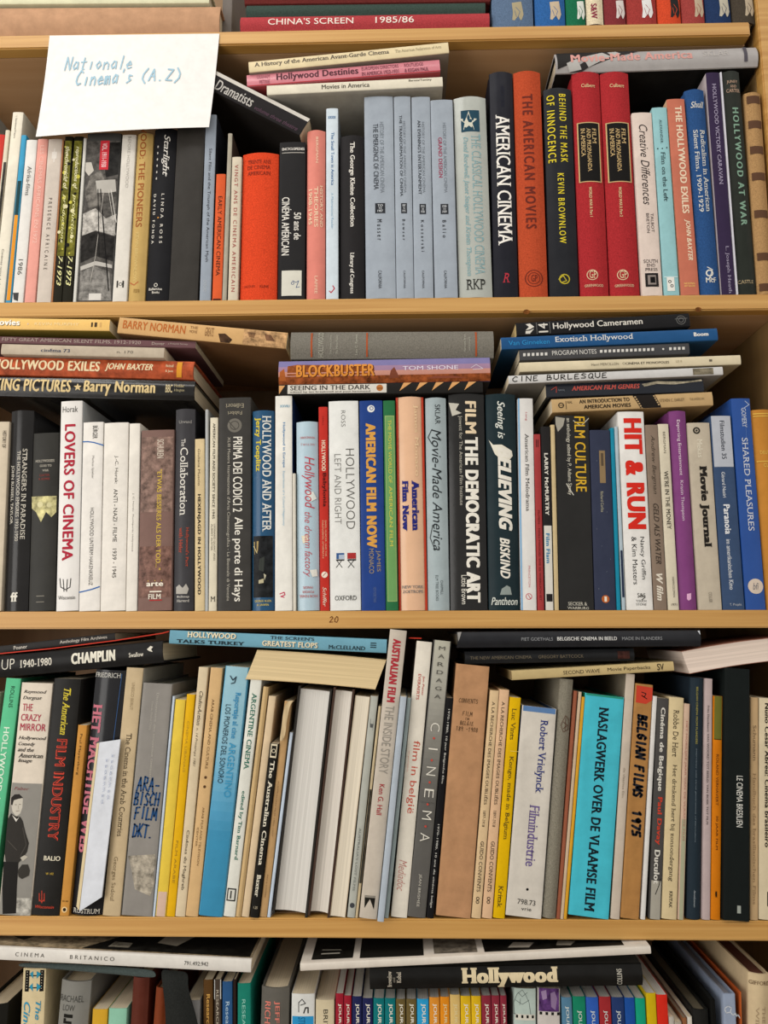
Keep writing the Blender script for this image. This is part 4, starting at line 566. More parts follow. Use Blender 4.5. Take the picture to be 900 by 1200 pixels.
lie('C', (647, 467.4, 483.6), (835.8, 459, 474.6), '#bb9d70', 'p', 'tan book lying lowest at the right, AN INTRODUCTION TO AMERICAN MOVIES', [T('AN INTRODUCTION TO', 679, 738, .56, .86, '#352c22', 'B'), T('AMERICAN MOVIES', 684, 739, .16, .44, '#352c22', 'B'), C(657.5, .5, 3.4, '#352c22', 1.1), K([(654, 475), (661, 475)], '#352c22', .7), T('NAL', 665, 671, .6, .8, '#5c4c34'), R(663, 663.7, .2, .8, '#5c4c34'), P([(741, 462.8), (767, 461.6), (774, 474.6), (775, 478), (751, 479.5)], '#2a2522'), T('STEVEN C. EARLEY', 773, 802, .4, .62, '#7a6648'), T('THE AMERICAN', 808, 825, .42, .6, '#8a7654')]+[P([(743+i*1.6, 464.6+i*2.6), (745+i*1.6, 464.5+i*2.6), (745.6+i*1.6, 466+i*2.6), (743.8+i*1.6, 466.2+i*2.6)], '#b89c72') for i in range(6)]+[P([(765+i*1.4, 463.4+i*2.5), (767+i*1.4, 463.3+i*2.5), (767.4+i*1.4, 464.8+i*2.5), (765.8+i*1.4, 465+i*2.5)], '#b89c72') for i in range(5)], sb=.0, grp=g, side='#a3865c')
lie('C', (640, 450, 465.8), (825, 443.8, 458.4), '#252a34', 'p', 'creased navy spine with red lettering AMERICAN FILM in the right pile', [T('AMERICAN FILM GENRES', 670, 750, .42, .78, '#c0564c', 'Bi'), P([(752, 450), (770, 446.5), (800, 447), (822, 444.6), (823, 446.5), (790, 450.5), (770, 449.8), (755, 453)], '#a89f88', 'photo'), K([(646, 457), (652, 453), (652, 460)], '#b8483c', .7), T('Kaminsky', 654, 662, .4, .6, '#7a8088')], sb=.003, mk_='gloss', grp=g, side='#252a34')
lie('C', (596, 440.2, 449.6), (847.5, 429.2, 439.2), '#c7c6c4', 'p', 'long white paperback with hand-drawn letters and a grey block near its right end', [T('CINE BURLESQUE', 600, 713, .25, .85, '#34322e', 'wb'), R(812, 836, 0, 1, '#7a7260', 'photo')], sb=-.004, grp=g, side='#8d8a86', d=155)
lie('C', (609, 424.8, 435.4), (868.6, 415.4, 427.0), '#d2c6a8', 'p', 'long cream paperback reading CINÉMA ET MONOPOLES', [T('Henri MERCILLON', 693, 725, .35, .62, '#6a6252', ''), C(731, .5, 1.5, '#6a6252', .4), T('CINÉMA ET MONOPOLES', 733, 784, .35, .66, '#4a4438', 'b'), T('US 8', 792, 799, .4, .65, '#a89c80'), R(831, 834.5, .38, .62, '#6a6252')], sb=-.003, grp=g, side='#a3957a', d=160)
lie('C', (608.7, 409.4, 422.6), (808.3, 401.6, 414.4), '#48484a', 'p', 'dark grey paperback reading PROGRAM NOTES in the right pile', [T('PROGRAM NOTES', 647, 699, .34, .76, '#c8c6c0', '')]+[P([(x, 414.2-(x-608)*.036), (x+3, 414.1-(x-608)*.036), (x+3, 417.6-(x-608)*.036), (x, 417.7-(x-608)*.036)], '#d0cec8') for x in (613, 618, 623.2, 628.4, 633.4, 638.4)]+[P([(x, 413.6-(x-608)*.036), (x+3, 413.5-(x-608)*.036), (x+3, 416.8-(x-608)*.036), (x, 416.9-(x-608)*.036)], '#d0cec8') for x in [703+i*5.02 for i in range(13)]+[784, 789.2, 794.2, 799.2]]+[C(777, .5, 1.2, '#d0cec8')], sb=.0, grp=g, side='#5c5a58', mk_='satin')
lie('C', (587.5, 395.4, 409.2), (841.5, 384.0, 398.6), '#1f5284', 'p', 'blue paperback reading Exotisch Hollywood in the right pile', [T('Van Ginneken', 596, 644, .3, .68, '#2f8cc4', ''), T('Exotisch Hollywood', 651, 742, .26, .84, '#d8d8d4', 's'), T('Boom', 813, 830, .38, .7, '#e4e2dc', 'B')], sb=-.002, grp=g, side='#234c72', mk_='satin', d=150)
lie('C', (605, 378.6, 393.2), (808.8, 366.2, 382.6), '#272729', 'p', 'black paperback on top of the right pile, reading Hollywood Cameramen', [T('Hollywood Cameramen', 648, 753, .22, .82, '#d4d0c6', 'b'), P([(616, 380), (621, 379), (626, 383), (621, 386), (616, 387), (620, 383)], '#d4d0c6'), P([(616, 388), (621, 387.5), (626, 385), (621, 391), (616, 391)], '#d4d0c6'), H('14', .15, .85, 642, 631, '#d4d0c6', 'b'), R(628.6, 629.3, 0, 1, '#6a6a68'), R(644, 644.7, 0, 1, '#6a6a68'), C(798, .5, 5.6, '#6e6e6c', .7), C(798, .5, 3.2, '#6e6e6c', .7), K([(791, 374), (805, 373)], '#6e6e6c', .6)], sb=.0, grp=g, side='#333230', d=140, pg='#d8bd84')
# ------------------------------------------------------------ fourth shelf
s = 'D'
up_(s, -40, -31.6, -18, 1.2, 812, '#c8bda4', 'p', 'cream paperback just cut by the left edge of the fourth shelf')
up_(s, -31, -11, 5.7, 24.2, 795, '#58b486', 'p', 'leaning green paperback at the left, white letters HOLLYWOOD AS HISTORIAN', [T('ROLLINS', 804, 829, .42, .68, '#1f3a2c', ''), T('HOLLYWOOD AS HISTORIAN', 852, 1010, .3, .68, '#cfe0cc', 'b')], side='#2f7a54')
up_(s, -3, 34.8, 24.7, 61.6, 800.6, '#cfc4b4', 'p', 'book with THE CRAZY MIRROR in red above a grey photo of a suited person', [
 H('Raymond', .1, .85, 809, 813.5, '#332e2a', 'bis'), H('Durgnat', .1, .72, 816, 821, '#332e2a', 'bis'), H('THE', .12, .45, 825, 833.5, '#a83a4c', 'b'), H('CRAZY', .1, .75, 837, 845, '#a83a4c', 'b'), H('MIRROR', .1, .92, 848, 856.5, '#a83a4c', 'b'),
 H('Hollywood', .08, .98, 863, 868, '#332e2a', 'bis'), H('Comedy', .1, .65, 870, 875, '#332e2a', 'bis'), H('and the', .1, .62, 876.5, 881, '#332e2a', 'bis'), H('American', .14, .92, 883, 888, '#332e2a', 'bis'), H('Image', .14, .6, 889.5, 894.5, '#332e2a', 'bis'),
 R(918, None, 0, 1, '#87847d'), R(1052, None, .55, 1, '#a09d94', 'photo'), H('Faber', .12, .6, 922.5, 926, '#7c3c3c', 'i'),
 P([(14, 936), (17, 932), (24, 931), (27, 936), (26.5, 946), (24, 953), (19, 957), (14.5, 951), (13, 943)], '#b9b3a6'), P([(12.5, 943), (12.8, 935), (17, 931), (23, 930.5), (27.4, 935), (22, 936), (16, 938), (14.4, 944)], '#2e2b28'), K([(17.5, 943), (19.5, 943)], '#4a443e', .5), K([(22.5, 942.6), (24.5, 942.6)], '#4a443e', .5), K([(21.5, 944), (22, 948)], '#8e867a', .4), K([(19, 950.5), (23, 950)], '#6e5a50', .5),
 P([(13, 953), (17, 956), (24, 957), (27, 962), (30, 975), (34, 988), (32, 998), (27, 1006), (21, 1012), (7, 1012), (5, 1000), (6, 975), (8, 960)], '#35322e'), P([(14, 955), (19, 963), (23, 957), (20, 960)], '#c8c4ba'), P([(4, 1010), (22, 1010), (20, 1040), (19, 1070), (3, 1071), (2.5, 1040)], '#262422'), K([(27, 970), (31, 990), (24, 1003)], '#4c4843', .8), P([(24, 1005), (29, 1002), (33, 1004), (27, 1009)], '#b0aa9c'), P([(21, 1020), (26, 1013), (33, 1013), (35, 1020), (34, 1026), (26, 1030), (22, 1027)], '#3c3934'), K([(9, 985), (20, 996)], '#5a554e', .5)], d=150)
up_(s, 35.4, 68.8, 63, 94.8, 795.5, '#24221f', 'p', 'black spine with FILM INDUSTRY in outlined red capitals', [T('The American', 806, 861, .42, .68, '#c9b73a', 'bis'), T('FILM INDUSTRY', 866, 985, .34, .72, '#c84432', 'B'), T('FILM INDUSTRY', 866.6, 984.5, .37, .69, '#4c2420', 'l'), H('BALIO', .28, .86, 1003, 1008.5, '#d8d0b8', 'b'), H('W 102', .4, .68, 1022.5, 1025, '#b89a3c', 'b'), K([(46, 1047), (46, 1056)], '#b8402e', .8), K([(49, 1044), (49, 1058)], '#b8402e', .8), K([(52, 1047), (52, 1056)], '#b8402e', .8), K([(46, 1054), (49, 1057), (52, 1054)], '#b8402e', .8), H('Wisconsin', .14, .8, 1061, 1064.5, '#b8402e', 'bi')], side='#2c2a28', mk_='satin', d=150)
up_(s, 69.6, 80, 90.8, 102.4, 850, '#bc863e', 'p', 'short amber spine wedged between two black books', [T('Paul Mayersberg', 860, 908, .3, .6, '#4c3418'), C(1066, .5, 3, '#e0c08c'), C(1066, .5, 1.8, '#2c2824'), H('0140', .2, .8, 1055, 1057, '#4c3418')])
up_(s, 80.8, 117.8, 109.4, 147.6, 785.5, '#222226', 'h', 'glossy black jacket with pink slab capitals HET MACHTIGE WEB', [H('FRIEDRICH', .02, .86, 788.5, 794, '#c0beb6', 's'), T('HET MACHTIGE WEB', 826, 1000, .06, .38, '#b86a78', 'Bs'), H('ROSTRUM', .1, .92, 1065, 1070.5, '#c8c4b8', 's'), K([(142, 790), (132, 870)], '#3a5c8c', .6)], mk_='gloss', d=165)
up_(s, 119, 140.8, 148.6, 167.6, 782.7, '#baa684', 'p', 'tall tan paperback typed The Cinema in the Arab Countries', [T('UNESCO BEIRUT', 800, 832, .42, .6, '#8e7c5c'), T('The Cinema in the Arab Countries', 859, 980, .4, .7, '#4a3e2c', 's'), T('Georges Sadoul', 1004, 1056, .3, .58, '#7c6c50', 's')], d=165, side='#a8a498')
up_(s, 141.6, 178.6, 168.2, 201.6, 801, '#85817b', 'hs', 'thick grey tape-covered book hand-lettered ARABISCH FILM DKT. in blue', [T('Dictionnaire des nouveaux cineastes arabes', 812, 935, .5, .58, '#a8a49a'), T('Claude Michel Cluny', 822, 856, .34, .42, '#a8a49a'), H('ARA-', .12, .9, 911, 927, '#234a78', 'wB'), H('BISCH', .06, .92, 929, 944, '#234a78', 'wB'), H('FILM', .12, .88, 946, 960, '#234a78', 'wB'), H('DKT.', .12, .8, 966, 981, '#234a78', 'wB'), P([(150, 1003), (182, 1001), (186, 1012), (180, 1022), (186, 1034), (176, 1050), (158, 1042), (154, 1018)], '#9b9384', 'photo')], mk_='satin', d=180, pg='#c4bca8')
up_(s, 179, 181, 202, 205.2, 816, '#b9c4d0', 'p', 'thin pale blue folder edge right of the grey taped book')
up_(s, 181.4, 194.4, 205.6, 217.4, 820, '#d6b944', 'p', 'pale yellow spine, faded pinkish white at its foot', [R(1045, None, 0, 1, '#c8ab98')])
up_(s, 195, 204.2, 218.2, 229.2, 814, '#d6a614', 'p', 'deep yellow slim spine beside the pale yellow one', [T('CINEMA LIBANAIS', 845, 905, .35, .62, '#b08a2c'), T('FILM ARABE', 985, 1035, .35, .62, '#a07c28')])
up_(s, 204.8, 217, 232.4, 244.6, 782, '#ccbb9c', 'p', 'cream spine with black type CinémAction', [T('CinémAction', 810, 850, .35, .72, '#3c342a', 'is'), T('n. 14 Printemps 1981', 853, 898, .3, .6, '#6a5e4c', 'i'), T('Cinémas du Maghreb', 973, 1043, .3, .65, '#4a4032', 's')])
up_(s, 217.6, 231, 245.2, 262.4, 782.7, '#c8a676', 'p', 'tan paperback reading ARAB CINEMA AND CULTURE', [T('ARAB CINEMA AND CULTURE', 819, 901, .38, .58, '#6a4e30', 's'), C(911, .5, 1.6, '#5a4028'), C(922, .5, 1.6, '#5a4028'), T('ARAB FILM AND TELEVISION', 946, 1014, .5, .66, '#7a5c3a'), T('CENTER', 970, 992, .22, .36, '#7a5c3a')])
up_(s, 231.8, 261, 263.2, 292.2, 781.5, '#5a9cbc', 'p', 'blue paperback shading from pale to deep blue, ARGENTINO', grad(None, 1075, [(781, '#93b8c4'), (870, '#84b2c4'), (930, '#5c9cbc'), (980, '#3c88ac'), (1075, '#3784a8')])+[ K([(270, 792), (273, 797), (277, 793), (275, 800), (271, 801)], '#2c3c48', 1.1), T('Reportaje al cine', 811, 865, .5, .78, '#2f86b4', 'bs'), T('ARGENTINO', 870, 934, .52, .8, '#3c90b8', 'b'), T('LOS PIONEROS DEL SONORO', 826, 918, .2, .42, '#1f3848', '')], d=155)
up_(s, 262, 275.2, 293, 307.6, 796.5, '#d2d2c8', 'p', 'white spine with green type ARGENTINE CINEMA', [T('ARGENTINE CINEMA', 812, 902, .3, .72, '#1e6a58', 'bs'), T('edited by Tim Barnard', 927, 1008, .3, .68, '#1e6a58', 'bs'), R(1041, 1056, .1, .85, '#2c2c2a'), R(1042.5, 1054.5, .2, .75, '#c8c8be'), R(1044, 1053, .38, .5, '#2c2c2a')])
up_(s, 275.8, 282, 308, 315, 805, '#bea274', 'h', 'narrow tan spine with a rolled cream edge right of the green-lettered one')
up_(s, 282.4, 292.2, 315.4, 323, 816, '#cdb796', 'p', 'plain cream slim spine left of The Australian Cinema')
up_(s, 292.8, 303.6, 317, 327.6, 871.5, '#25231f', 'p', 'short black spine reading The Australian Cinema in white', [R(872, 888, .1, .85, '#d8ccb0'), R(874, 886, .2, .76, '#25231f'), C(880, .48, 2.2, '#d8ccb0', .6), T('The Australian Cinema', 891, 1014, .26, .76, '#ddd6c2', 'bs'), T('Baxter', 1025, 1051, .26, .72, '#ddd6c2', 'bs'), H('1.25', .3, .75, 1062, 1065, '#c8bca0')], sb=-.001)
up_(s, 304, 312.2, 332, 343.2, 822, '#b08e62', 'p', 'tan spine with a torn crumpled top, next to The Australian Cinema', [T('AUSTRALIAN FILM 1900-1977', 915, 980, .35, .55, '#7c6040'), T('PIKE & COOPER', 1025, 1052, .35, .55, '#7c6040')], mk_='kraft')
up_(s, 312.8, 316.8, 339.6, 343.4, 858.7, '#b8c4d2', 'p', 'thin pale blue-white booklet left of the big grey fore-edge')
up_(s, 318, 360.6, 350.4, 389.2, 806, '#33302c', 'f', 'thick book turned pages outward between black boards', pg='#d2cfc8', d=160)
up_(s, 361.6, 385, 389.8, 417, 807, '#49372e', 'f', 'book turned pages outward between brown boards', pg='#d6cfc4', d=155)
up_(s, 385.6, 406, 417.6, 433.4, 816, '#b7a58b', 'fp', 'cream paperback turned pages outward right of the brown boards', pg='#d8ceba')
up_(s, 406.6, 415.6, 434, 443.4, 816, '#a9aba2', 'p', "pale grey spine with thin lettering AUSTRALIA'S LOST FILMS", [T('J', 842, 856, .3, .75, '#5a5c5a', 's'), T("AUSTRALIA'S LOST FILMS", 970, 1044, .35, .62, '#6a6c68', 's'), C(1061, .5, 2.6, '#44464a')])
up_(s, 416.2, 419.4, 443.8, 446.6, 828, '#bfae8c', 'p', 'very thin cream booklet with a dark pattern on its lower half', [R(925, 1035, .1, .9, '#3c3a34', 'photo')])
up_(s, 420.8, 441.6, 457, 477.4, 738.5, '#bdb3a5', 'p', 'tall grey-cream spine lettered AUSTRALIAN FILM in red, highest of its row', [T('AUSTRALIAN FILM', 749, 823, .25, .72, '#a8303a', 'X'), T('THE INSIDE STORY', 827, 906, .25, .75, '#9c968c', 'l'), T('THE INSIDE STORY', 827.5, 906.5, .22, .72, '#8a847a', 'l'), T('Ken G. Hall', 919, 955, .35, .65, '#a03038', 'b'), P([(427.5, 1049), (440, 1050), (438, 1066), (433.5, 1053.5), (427, 1064)], '#26241f'), P([(427.4, 1049.2), (440, 1050.2), (439.6, 1052.5), (427.4, 1051.5)], '#8a847a')], d=165, sb=-.003)
up_(s, 442, 449.8, 469.2, 476.8, 816.6, '#a8b2bc', 'p', 'pale blue-grey thin booklet pulled slightly forward of the shelf edge', sb=-.010)
up_(s, 450.4, 455.6, 477.4, 482.4, 818, '#9dacac', 'p', 'thin grey-teal booklet left of the white Belgian film spine')
up_(s, 456.2, 477.2, 487, 506.8, 752, '#d8d2c4', 'p', 'tall white spine reading film in belgië in orange-red', [T('Jan-Pieter', 792, 815, .58, .74, '#b8483c', 'b'), T('EVERAERTS', 790, 820, .3, .48, '#b8483c', 'bs'), T('film in belgië', 868, 953, .28, .82, '#c0503c', ''), T('een geschiedenis', 880, 905, .12, .22, '#d8a090'), T('Mediadoc', 1008, 1044, .2, .68, '#b87068', 'li')], d=165)
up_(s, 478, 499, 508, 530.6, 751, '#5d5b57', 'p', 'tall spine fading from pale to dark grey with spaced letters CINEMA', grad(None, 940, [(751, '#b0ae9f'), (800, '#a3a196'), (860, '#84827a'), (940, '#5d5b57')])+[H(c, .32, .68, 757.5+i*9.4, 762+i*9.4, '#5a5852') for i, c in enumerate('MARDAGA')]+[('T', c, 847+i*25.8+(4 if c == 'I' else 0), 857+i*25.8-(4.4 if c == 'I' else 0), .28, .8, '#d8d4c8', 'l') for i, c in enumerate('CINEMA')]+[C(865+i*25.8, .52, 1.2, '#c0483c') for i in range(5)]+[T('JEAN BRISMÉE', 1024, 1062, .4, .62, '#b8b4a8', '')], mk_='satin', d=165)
for c in 'CINEMA': glyph_mesh(c, 'l')
up_(s, 499.4, 508.4, 522.6, 532, 818, '#201f21', 'p', 'thin black spine about ten years of Belgian cinema in small white type', [T('1970-1980, 10 jaar Belgische film', 831, 918, .32, .66, '#c8c6be', ''), T('1970-1980, 10 ans de cinéma belge', 966, 1064, .32, .66, '#c8c6be', '')])
up_(s, 509.2, 551.4, 533, 574.4, 779.6, '#b08560', 'hs', 'wide plain kraft-brown paper-wrapped book with faint pencil notes', [H('CONVENTS', .16, .74, 819, 824, '#5c4430', 'w'), H('FILM', .3, .6, 834, 839, '#5c4430', 'w'), H('IN', .38, .52, 841, 844, '#5c4430', 'w'), H('BELGIE', .25, .66, 845.5, 850, '#5c4430', 'w'), H('1894-1908', .14, .8, 852, 857, '#5c4430', 'w')], mk_='kraft', d=165)
for i, (a, b_, c_, d_) in enumerate([(552, 564, 574.8, 585), (564.6, 577, 585.6, 597)]):
    up_(s, a, b_, c_, d_, 809.5-i, ['#cfb48c', '#d2ae8a'][i], 'p', ['left one of two twin cream spines right of the kraft-wrapped book', 'right, rosier one of two twin cream spines, beside the bright yellow spine'][i], [T('A LA RECHERCHE DES IMAGES OUBLIÉES', 822, 943, .32, .7, '#3c3024', 's'), T('1897-1918', 950, 969, .32, .6, '#3c3024', 's'), T('GUIDO CONVENTS', 986, 1045, .32, .68, '#3c3024', 's'), C(1053, .5, 1.8, '#3c3024', .7), C(1057, .5, 1.8, '#3c3024', .7)], pg='#c9a878')
up_(s, 577.8, 591.6, 597.6, 610.8, 817.6, '#d6ac08', 'p', 'bright yellow spine reading Kongo, made in Belgium', [T('Luc Vints', 830, 867, .28, .66, '#4a4020', 's'), T('Kongo, made in Belgium', 886, 984, .28, .72, '#4a4020', 's'), T('Kritak', 1038, 1064, .28, .66, '#4a4020', 's'), K([(598, 880), (610, 881)], '#e8d070', .4)])
up_(s, 593, 634, 611.6, 653.4, 829, '#c9c3b8', 'hs', 'thick white spine reading Filmindustrie in blue and violet, number 798.73', [R(None, 835, 0, 1, '#5a7ca8'), T('Robert Vrielynck', 843, 929, .5, .78, '#303c7c', 'bs'), T('Filmindustrie', 943, 1015, .44, .72, '#6a5a8c', 'bs'), C(1042, .55, 1.4, '#22221f'), H('798.73', .3, .8, 1054, 1060, '#3c3a36'), H('vrie', .42, .7, 1063, 1067, '#3c3a36')], d=165, side='#4a6488')
up_(s, 635, 652.4, 656.8, 672.6, 796, '#7f7a6c', 'h', 'grey linen book with a small brown hexagon stamp', [K([(659, 846), (663, 838.5), (667, 844), (666, 855), (660, 858), (657.5, 850), (659, 846)], '#5a3a2c', .6), K([(660, 846), (665, 850), (660, 854)], '#5a3a2c', .6), K([(663, 841), (662, 856)], '#5a3a2c', .6)], mk_='cloth', d=160)
up_(s, 652.8, 656.4, 672.8, 677.4, 810, '#93563e', 'p', 'thin reddish brown edge right of the grey linen book')
up_(s, 656.8, 660, 677.8, 682.2, 811, '#c2ac90', 'p', 'thin cream edge between a reddish brown and a yellow one')
up_(s, 660.4, 664.6, 682.5, 685.4, 817, '#cf9a2c', 'p', 'thin yellow-orange edge just left of the big turquoise book')
up_(s, 666, 713.6, 686, 732.2, 815, '#45b4c6', 'hs', 'very wide turquoise book lettered NASLAGWERK OVER DE VLAAMSE FILM', [T('NASLAGWERK OVER DE VLAAMSE FILM', 829, 1068, .38, .63, '#1c2c34', 'Bs'), R(None, 817, 0, 1, '#2c8c74')], d=175, side='#2f8c62')
up_(s, 715, 727, 734.6, 744, 790, '#bfb2a2', 'p', 'tall off-white narrow spine between the turquoise and the kraft book', [T('de vlaamse film', 900, 935, .35, .6, '#8c8070')], side='#7c7464', d=170)
up_(s, 727.6, 748.8, 744.6, 766.2, 802, '#a87a46', 'hs', 'brown kraft spine hand-lettered BELGIAN FILMS 1975 with a red sticker on top', [P([(746, 803), (765, 806), (764.6, 821), (757, 825), (745, 823)], '#c0402e'), K([(752, 811), (757, 813), (755, 817), (752, 815), (758, 819)], '#2c2426', 1), T('BELGIAN FILMS', 838, 935, .28, .76, '#2a2c34', 'wX'), T('1975', 950, 981, .32, .76, '#2a2c34', 'wX')], mk_='kraft', d=165)
up_(s, 749.2, 758.6, 766.6, 769.4, 816, '#d2d0cc', 'p', 'thin white folder edge right of the kraft spine')
up_(s, 759.2, 774.8, 769.6, 784, 818.4, '#4c4a48', 'p', 'dark grey spine, Cinéma de Belgique in white over a red name', [R(1032, None, 0, 1, '#a09c90'), T('Cinéma de Belgique', 829, 927, .22, .72, '#cfccc2', 'B'), T('Paul Davay', 934, 990, .25, .75, '#c0402e', 'B'), T('Duculot', 996, 1036, .25, .72, '#cfccc2', 'B'), K([(768, 1048), (772, 1038), (774, 1030)], '#22201e', .8)])
up_(s, 775.4, 793.4, 784.4, 802, 817.6, '#cdbb92', 'p', 'cream spine reading Het drinkend hert bij zonsondergang', [T('Robbe De Hert', 832, 887, .32, .68, '#4a4030', 's'), T('Het drinkend hert bij zonsondergang', 896, 1033, .32, .66, '#4a4030', 's'), T('KRITAK', 1044, 1064, .45, .64, '#3a3226', 'bs')])
up_(s, 794, 802.6, 802.6, 808.8, 825, '#c3a892', 'p', 'slim faded pink spine turning greenish at its foot', [R(960, None, 0, 1, '#a3a488'), T('HET MOEILIJKE JAAR VAN DE VLAAMSE FILM', 845, 985, .3, .66, '#a8685c', '')])
up_(s, 803.2, 822.6, 809.4, 824.6, 794.5, '#28353f', 'h', 'dark slate spine with tiny gold type reading BELGIAN CINEMA', [T('BELGIAN CINEMA FROM FLANDERS', 805, 872, .42, .56, '#a39a4c', ''), T('Interviews with three generations of filmmakers', 877, 987, .44, .54, '#7c8890', 'i'), T('Acco/Leuven', 1043, 1063, .45, .58, '#a8b0b4', 'i')], d=165, side='#26303a')
up_(s, 823.4, 832.4, 826.2, 835.6, 795.5, '#b3a2a0', 'p', 'slim pale mauve spine with a small black title down its middle', [T('Frits Danckaert: VAN WOORD TOT BEELD, VAN BOEK TOT FILM', 827, 966, .3, .58, '#4a4040', 'b')])
up_(s, 833, 845.2, 836.4, 847.6, 816, '#cb7612', 'p', 'orange spine with an olive green top end', [R(None, 866, 0, 1, '#6d6c2c'), R(866, 867, 0, 1, '#3a3418'), T('ROLAND VERHAVERT', 884, 944, .35, .62, '#6e3c14', 'b'), T('50 JAAR FILM', 956, 996, .35, .62, '#6e3c14', 'b'), T('!', 1044, 1052, .4, .6, '#2c2014', 'B')])
up_(s, 846.4, 878.6, 848.4, 878.8, 783.5, '#1e2423', 'hs', 'tall black folder-like book reading LE CINEMA BRESILIEN', [T('LE CINEMA BRESILIEN', 909, 969, .48, .72, '#d8d8d0', ''), R(1061, 1070, .52, .66, '#9aa098')], sb=-.003, d=165)
up_(s, 879.4, 888.8, 879.6, 889.2, 817.6, '#bb9e76', 'p', 'tan spine with outlined letters Handbuch des brasilianischen Films', [T('Schumann', 850, 892, .3, .7, '#6e5a44', 's'), T('Handbuch des brasilianischen Films', 906, 1060, .3, .66, '#8a7052', 's')])
up_(s, 889.6, 908.6, 890.2, 908, 818.6, '#cfc1a2', 'p', 'cream spine cut by the right picture edge, fourth shelf', [T('Nuno Cesar Abreu: Cinema brasileiro', 824, 993, .35, .62, '#332c24', 'B'), R(1045, 1062, .5, .62, '#3a3428')])
# leaflet in front of the black HET MACHTIGE WEB book is built further down
g = 'books lying on the fourth shelf row'
lie('D', (-45, 770.5, 800), (189.5, 752.2, 775.4), '#252424', 'h', 'black jacket lying at the left, white lettering UP 1940-1980', [T('N UP', -12, 17, .34, .8, '#cfcabc', 'l'), T('1940-1980', 23.5, 60.5, .36, .7, '#cfcabc', 'bs'), T('CHAMPLIN', 83.5, 135, .3, .8, '#d8d4c4', 'X'), T('Swallow', 151, 168, .38, .58, '#cfcabc', 'b'), P([(172, 761), (176, 757), (179, 758), (177, 761), (179, 764), (175, 763)], '#cfcabc')], mk_='satin', sb=-.002, grp=g, d=165)
lie('D', (-40, 761.5, 770.0), (134.5, 741.4, 750.0), '#3a3938', 'p', 'thin dark grey booklet lying above the black jacket at the left', [T('Posner', 16, 32, .25, .75, '#c8c4b8', 'b'), T('Anthology Film Archives', 70, 125.5, .22, .78, '#c8c4b8', 'b')], sb=.012, grp=g, side='#6c655c')
lie('D', (198.3, 739.0, 753.6), (453, 748.6, 766.2), '#6a9cae', 'p', 'pale blue spine lying under the shelf, HOLLYWOOD TALKS TURKEY', [T('HOLLYWOOD', 220, 277, .5, .92, '#32424a', 'Bs'), T('HOLLYWOOD', 219.3, 276.3, .53, .95, '#d8ceb0', 'Bs'), T('TALKS TURKEY', 207, 287, .1, .36, '#28383e', 'Bs'), T("THE SCREEN'S", 316, 368, .66, .9, '#32424a', 'bs'), T('GREATEST FLOPS', 308, 373, .12, .52, '#32424a', 'Bs'), T('GREATEST FLOPS', 307.4, 372.4, .14, .54, '#d8ceb0', 'Bs'), T('McCLELLAND', 385, 428, .14, .42, '#28383e', 'bs'), R(434, 441, .35, .42, '#28383e'), R(434, 441, .5, .57, '#28383e'), R(434, 441, .65, .72, '#28383e')], mk_='satin', sb=-.001, grp=g, d=150)
lie('D', (294, 760.6, 794.5), (446.5, 771.0, 808), '#d0b688', 'fp', 'thick cream paperback lying pages outward under the pale blue spine', pg='#d3bd92', sb=.001, skew=-.010, bend=-.0012, grp=g, d=120)
lie('D', (536, 739.8, 760), (822, 738.8, 757.2), '#2b2c30', 'h', 'long charcoal book lying under the shelf, BELGISCHE CINEMA IN BEELD', [T('PIET GOETHALS', 611, 648, .42, .62, '#8a8c8e', ''), T('BELGISCHE CINEMA IN BEELD', 653, 723, .42, .64, '#d0d0cc', 'b'), T('MADE IN FLANDERS', 729, 776, .42, .62, '#8a8c8e', ''), P([(536, 741), (541, 740), (539, 747), (537, 752)], '#8e8c88'), P([(818, 739.3), (824, 739), (824, 743), (821, 744)], '#c4c8cc')], mk_='satin', sb=-.006, grp=g, d=175)
lie('D', (545, 764.5, 780.6), (744, 761.6, 776.0), '#27282a', 'h', 'dark spine in shade, THE NEW AMERICAN CINEMA in dim brown type', [T('THE NEW AMERICAN CINEMA', 551, 623, .35, .6, '#6e6452', ''), T('GREGORY BATTCOCK', 631, 684, .35, .6, '#6e6452', ''), R(724, 738, .2, .8, '#4a2c26', 'photo')], mk_='satin', sb=.004, grp=g, d=150)
lie('D', (600, 786.4, 797.0), (790, 774.8, 786.4), '#bda878', 'p', 'cream paperback reading SECOND WAVE, lying above the turquoise book', [T('SECOND WAVE', 660, 703, .28, .68, '#3c3426', ''), T('Movie Paperbacks', 712, 762, .26, .72, '#3c3426', ''), T('SV', 770, 778, .15, .85, '#3c3426', 'b')], sb=-.002, grp=g, pg='#a08a60')
lie('D', (804, 762, 790), (935, 744, 771.5), '#8a5a48', 'fp', 'open-edged book lying at the far right, thick pale pages bulging outward', pg='#dccbbd', sb=-.001, skew=.004, bend=-.002, grp=g, d=130)
